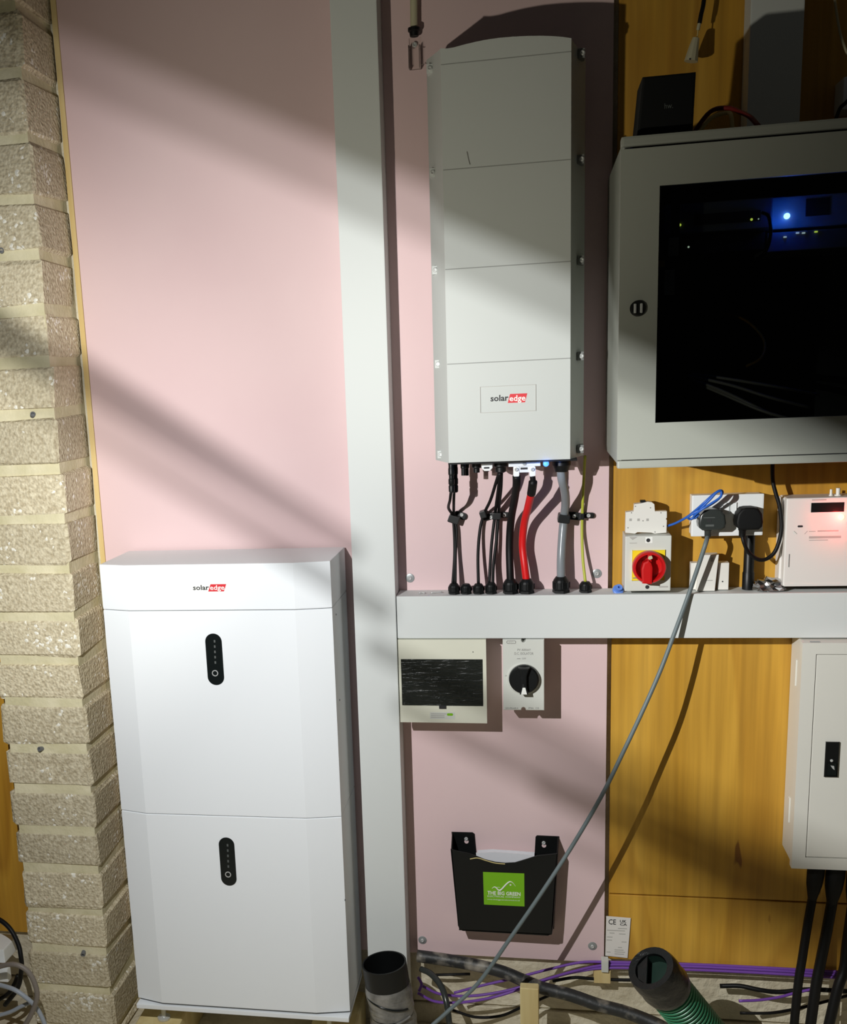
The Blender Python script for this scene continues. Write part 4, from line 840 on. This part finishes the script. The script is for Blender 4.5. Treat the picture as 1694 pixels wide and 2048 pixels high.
for k, (px, r, pts, lab) in enumerate(((1634, 0.0185, [(1624, 1800, -0.075), (1615, 1850, -0.085), (1604, 1920, -0.10), (1595, 1980, -0.11), (1584, 2050, -0.13)], 'left thick black tail hanging from the consumer unit'),
                               (1673, 0.0205, [(1663, 1810, -0.07), (1652, 1870, -0.08), (1640, 1930, -0.09), (1630, 1985, -0.10), (1612, 2060, -0.12)], 'middle thick black tail hanging from the consumer unit'),
                               (1716, 0.0205, [(1704, 1820, -0.06), (1694, 1890, -0.06), (1688, 1940, -0.07), (1672, 1990, -0.085), (1640, 2060, -0.11)], 'right thick black tail bending towards the floor'))):
    t = thing('power_tail', lab, 'cable', Vector((PX(px, 2048, -0.1), -0.1, 0)), 'black tails under the consumer unit')
    top = Vector((PX(px, 1741, -0.07), -0.07, a0+0.002)); low = P(*pts[0]); d = (low-top)
    B().lathe(top, d, [(r*0.95, 0), (r, d.length*0.35), (r*0.9, d.length*0.62), (r*0.5, d.length*0.98)], 16).out('gland_shroud', 'black_soft', t, smooth=35)
    zz = P(*pts[-1]); zz.z = 0.013; pts = [P(*p) for p in pts]; pts[-1] = zz
    B().tube([low - d*0.1] + pts, 0.0095 if k == 0 else 0.0115, 12).out('tail', 'black_rubber', t, smooth=True)

# ================================================================== the floor
pd = thing('duct_stub', 'black duct stub with grey tape sticking up beside the trunking foot', 'duct', Vector((PX(790, 2050, -0.205), -0.205, 0)))
top = P(768, 1925, -0.215); bot = Vector((top.x + 0.034, -0.205, 0)); ax = (top-bot).normalized(); L = (top-bot).length; rr = 0.0515
B().lathe(bot, ax, [(rr*0.99, 0.001), (rr, L), (rr*0.93, L), (rr*0.93, 0.02), (0.001, 0.02)], 36, True, False).out('duct_wall', 'black_plastic', pd, smooth=35)
tp = B().lathe(bot, ax, [(rr*1.03 + 0.0016*math.sin(k*2.7) + 0.001*math.sin(k*5.1), L*0.82*k/16 + 0.001) for k in range(17)], 36, False, False)
tp.out('grey_tape', 'tape_grey', pd, smooth=True)
for k, (h, s) in enumerate(((0.55, 0.03), (0.70, -0.02))):
    cc = bot + ax*L*h; B().tube([cc + Vector((math.cos(a)*rr*1.055, math.sin(a)*rr*1.055, s*math.cos(a)*0.6)) for a in [-2.6 + 2.0*j/10 for j in range(11)]], 0.0026, 6).out('tape_fold', 'black_gloss' if k else 'tape_grey', pd, smooth=True)
gh = thing('green_hose', 'green ribbed hose with a black taped end leaning from the floor', 'hose', Vector((PX(1430, 2090, -0.15), -0.15, 0)))
mo = P(1302, 1937, -0.30); ax = (P(1425, 2085, -0.17)-mo).normalized(); ba = mo - ax*(mo.z/ax.z); L = (ba-mo).length; rr = 0.049
B().lathe(mo, ax, [(rr*0.70, 0.03), (rr*0.72, 0.0), (rr*1.02, -0.002), (rr*1.08, 0.01), (rr*1.1, 0.03), (rr*1.07, 0.05), (rr*1.1, 0.066), (rr*1.05, 0.082), (rr*0.98, 0.09)], 32, False, False).out('taped_end', 'tape_black', gh, smooth=40)
rib = B(); nR = 36; d0 = 0.03; step = (L-d0)/nR
rib.lathe(mo, ax, [(rr*0.93, d0), (rr*0.93, L)], 32, True, True); rib.out('hose_core', 'green_hose_dark', gh, smooth=35)
for k in range(nR):
    h = d0 + step*(k+0.2); B().lathe(mo, ax, [(rr*0.92, h), (rr*0.985, h + step*0.12), (rr*0.985, h+step*0.5), (rr*0.92, h+step*0.62)], 32, False, False).out('hose_rib', 'green_hose', gh, smooth=40)
B().lathe(mo, ax, [(rr*0.68, 0.006), (rr*0.7, 0.10), (0.001, 0.10)], 28, False, False).out('hose_bore', 'green_hose_dark', gh, smooth=35)
sl = mo + ax*0.004; u = ax.cross(Vector((0, 0, 1))).normalized(); v = u.cross(ax)
B().raw([sl + (u*math.cos(a) + v*math.sin(a))*rr*(0.72) for a in [2.5, 3.4, 4.3, 5.0]] + [sl + ax*0.004 + (u*math.cos(a) + v*math.sin(a))*rr*0.72 for a in [2.5, 3.4, 4.3, 5.0]], [(0, 1, 2, 3), (4, 5, 6, 7), (0, 1, 5, 4), (1, 2, 6, 5), (2, 3, 7, 6), (3, 0, 4, 7)]).out('torn_tape', 'tape_black', gh)
cable('black_hose', 'dusty black hose lying along the wall behind the timber stake', [(835, 1912, -0.03), (880, 1918, -0.035), (940, 1928, -0.04), (1000, 1942, -0.05), (1045, 1960, -0.06), (1088, 1977, -0.065), (1140, 1990, -0.075), (1198, 2010, -0.09), (1250, 2024, -0.10), (1312, 2048, -0.12), (1360, 2075, -0.15)], 0.0155, 'hose_dark', seg=14)
PG = 'purple network cables along the skirting'
PUR = [('purple cable with a curled end beside the duct stub', [(838, 1983, -0.12), (843, 1968, -0.11), (836, 1954, -0.10)]),
       ('upper purple cable sagging from the duct stub to the wall clip', [(845, 1972, -0.10), (880, 1988, -0.09), (940, 1992, -0.08), (1010, 1982, -0.07), (1080, 1962, -0.055), (1150, 1942, -0.03), (1212, 1930, -0.014), (1300, 1931, -0.012), (1400, 1934, -0.012), (1560, 1942, -0.012), (1700, 1951, -0.012)]),
       ('lowest purple cable sagging from the duct stub to the wall clip', [(836, 1986, -0.13), (870, 2003, -0.12), (920, 2005, -0.11), (980, 1996, -0.09), (1040, 1978, -0.075), (1110, 1954, -0.04), (1160, 1942, -0.025), (1212, 1936, -0.018), (1300, 1937, -0.018), (1420, 1941, -0.018), (1560, 1948, -0.018), (1700, 1957, -0.018)]),
       ('straight purple cable rising towards the wall clip', [(908, 1986, -0.07), (960, 1972, -0.05), (1030, 1956, -0.035), (1100, 1938, -0.02), (1160, 1925, -0.010), (1212, 1924, -0.009), (1300, 1926, -0.009), (1420, 1930, -0.009), (1560, 1937, -0.009), (1700, 1945, -0.009)]),
       ('short purple cable lying loose under the plywood at the right', [(1478, 2002, -0.07), (1520, 2000, -0.06), (1560, 1994, -0.05), (1590, 1986, -0.04), (1640, 1975, -0.03)])]
for lab, pts in PUR: cable('network_cable', lab, pts, 0.0034, 'purple_cable', PG, seg=8, sub=5)
BG = 'black cables along the skirting'
for lab, pts, r in (('black cable kinking along the wall foot right of the green hose', [(1440, 1972, -0.012), (1480, 1972, -0.02), (1520, 1980, -0.03), (1560, 1984, -0.03), (1620, 1979, -0.03), (1700, 1983, -0.03)], 0.0055),
                    ('thin black cable crossing the floor behind the black tails', [(1480, 2026, -0.10), (1540, 2026, -0.10), (1590, 2018, -0.08), (1640, 2006, -0.06), (1700, 1990, -0.04)], 0.0035),
                    ('short black cable under the pink board behind the hose', [(862, 1950, -0.012), (900, 1949, -0.02), (940, 1948, -0.012)], 0.0035),
                    ('black cable passing behind the small timber block', [(1105, 1962, -0.02), (1150, 1955, -0.015), (1190, 1958, -0.012), (1260, 1960, -0.012), (1300, 1957, -0.012)], 0.004),
                    ('black cable curving on the floor left of the timber stake', [(905, 2020, -0.10), (950, 2034, -0.10), (1000, 2032, -0.09), (1040, 2016, -0.06), (1100, 1990, -0.03)], 0.0035),
                    ('dark bent conduit beside the duct stub', [(842, 1938, -0.06), (862, 1948, -0.08), (882, 1972, -0.11), (893, 2005, -0.14), (899, 2050, -0.16)], 0.0075)):
    cable('floor_cable', lab, pts, r, 'black_rubber' if r != 0.0075 else 'plug_grey', BG, seg=8, sub=5)
ws = B(); xa, xb = PX(1040, 2010, -0.15), PX(1078, 2010, -0.15)
ws.box(xa, xb, -0.15, -0.125, 0, PH(1058, 1977, -0.15), 0.002, 1, 0.001); tag(ws.out('timber_stake', 'timber_pale'), 'pale timber stake standing on the floor under the pink board', 'stake')
tk = thing('timber_block', 'small timber block with a grey cable clip at the wall foot', 'block', P(1205, 1968, 0.0))
x0, x1, a0, a1 = rect_px(1188, 1941, 1221, 1967, -0.02)
B().box(x0, x1, -0.02, 0.0195, a0, a1, 0.001, 1, 0.0006).out('block', 'timber', tk)
plate_px('clip', (1203, 1922, 1217, 1945), -0.026, -0.004, 'grey_plastic', tk, 0.001)
# ---- coil of leads at the lower left
LG = 'coiled leads left of the brick pier'
for lab, pts, r, m in (('thick black lead arching down at the lower left edge', [(-30, 1828, -0.2), (0, 1840, -0.21), (22, 1860, -0.22), (37, 1890, -0.23), (42, 1915, -0.24), (43, 1935, -0.24), (36, 1975, -0.23), (10, 2010, -0.22)], 0.0058, 'black_rubber'),
                       ('brown grey lead coiled in a ring in front of the brick pier', [(-40, 1950, -0.28), (0, 1933, -0.29), (30, 1929, -0.30), (55, 1942, -0.30), (70, 1968, -0.30), (74, 1995, -0.30), (64, 2025, -0.30), (50, 2050, -0.30), (30, 2080, -0.30)], 0.0062, 'tan_cable'),
                       ('pale blue grey lead crossing the coil at the lower left', [(-30, 1962, -0.26), (0, 1970, -0.27), (30, 1980, -0.285), (58, 2000, -0.285), (76, 2020, -0.28), (90, 2050, -0.28), (96, 2080, -0.28)], 0.0056, 'pale_cable'),
                       ('short pale lead under the coil at the lower left', [(58, 2006, -0.25), (40, 2014, -0.25), (20, 2024, -0.25), (-20, 2036, -0.25)], 0.005, 'pale_cable'),
                       ('dark lead behind the coil at the lower left', [(36, 1950, -0.2), (28, 1970, -0.2), (15, 1988, -0.2), (-20, 2010, -0.2)], 0.0055, 'black_rubber')):
    cable('coiled_lead', lab, pts, r, m, LG, seg=10)
tag(B().box(PX(-60, 1915, -0.22), PX(9, 1915, -0.22), -0.22, -0.14, PH(0, 1926, -0.22), PH(0, 1900, -0.22), 0.003).out('white_adaptor', 'white_plastic'), 'white plastic adaptor cut off by the lower left edge', 'adaptor')
tag(B().box(PX(-40, 1950, -0.24), PX(15, 1950, -0.24), -0.24, -0.22, PH(0, 1964, -0.24), PH(0, 1938, -0.24), 0.004).out('white_plug', 'white_plastic'), 'white plastic plug inside the coil of leads', 'plug')
# ---- grey plugs left in the brickwork
for px, py, ax, lab in ((4, 503, (0.3, -1, 0.1), 'grey wall plug stub high in the brick pier'), (65, 832, (0.6, -1, 0.5), 'dark wall plug stub halfway up the brick pier'), (85, 1497, (-0.3, -1, 0.2), 'grey wall plug stub low in the brick pier'), (168, 1903, (0.1, -1, -0.3), 'grey wall plug stub near the foot of the brick pier')):
    c = P(px, py, YP+0.006)
    tag(B().lathe(c, ax, [(0.0055, 0), (0.006, 0.012), (0.0035, 0.012), (0.0035, 0.006)], 10).out('wall_plug', 'grey_plug', smooth=35), lab, 'wall plug', 'wall plugs in the brick pier')

# ================================================================== work lamp on a stand, left of the frame
wl = thing('work_lamp', 'black work lamp with an added shade flap on a tripod stand', 'lamp', (LAMP.x, LAMP.y-0.06, 0))
B().box(LAMP.x-0.05, LAMP.x+0.05, LAMP.y-0.07, LAMP.y-0.012, LAMP.z-0.06, LAMP.z+0.05, 0.006).out('housing', 'black_plastic', wl)
B().cyl((LAMP.x, LAMP.y-0.06, 0.45), (LAMP.x, LAMP.y-0.06, LAMP.z-0.05), 0.011).out('pole', 'zinc', wl)
for k in range(3):
    a = 2*math.pi*k/3 + 0.5
    B().cyl((LAMP.x, LAMP.y-0.06, 0.5), (LAMP.x + 0.3*math.cos(a), LAMP.y-0.06 + 0.3*math.sin(a), 0.009), 0.009).out('leg', 'zinc', wl)
def near(px, py, k):          # the spot near the lamp that shades a point of the board
    return LAMP + (P(px, py, 0) - LAMP)*k
KF = 0.036
e0, e1_ = near(-900, -256, KF), near(2300, 1100, KF); d = (e1_-e0).normalized(); up = Vector((0, 0, 1))
bk0 = Vector((0, -0.05, 0))
vs = [e0, e1_, e1_ + up*0.05 + Vector((0, -0.02, 0)), e0 + up*0.05 + Vector((0, -0.02, 0)), e1_ + up*0.09 + Vector((0, -0.09, 0)), e0 + up*0.09 + Vector((0, -0.09, 0))]
th = Vector((0, -0.0015, 0.0015))
vv = vs + [v + th for v in vs]
B().raw(vv, [(0, 1, 2, 3), (3, 2, 4, 5), (6, 7, 8, 9), (9, 8, 10, 11), (0, 1, 7, 6), (4, 5, 11, 10), (1, 2, 8, 7), (2, 4, 10, 8), (0, 3, 9, 6), (3, 5, 11, 9)]).out('shade_flap', 'black_plastic', wl)  # unseen flap added to cut the lamp's light along a diagonal
B().cyl(near(-500, 430, KF), near(800, 1240, KF), 0.0023, 8, 0.0011).out('shade_wire', 'zinc', wl)  # unseen wire added to cast the soft streak at the left
B().cyl(near(820, 1425, KF), near(2000, 2010, KF), 0.0009, 8, 0.0034).out('shade_wire', 'zinc', wl)  # unseen wire added to cast the lower diagonal shade band
B().cyl(near(1130, 1690, KF), near(2000, 2080, KF), 0.0006, 8, 0.003).out('shade_wire', 'zinc', wl)  # second unseen wire, added to widen that shade band
B().box(LAMP.x-0.06, LAMP.x+0.02, LAMP.y-0.05, LAMP.y-0.014, LAMP.z-0.12, LAMP.z-0.061, 0.006).out('fill_led_housing', 'black_plastic', wl)  # housing added around the dim fill LED
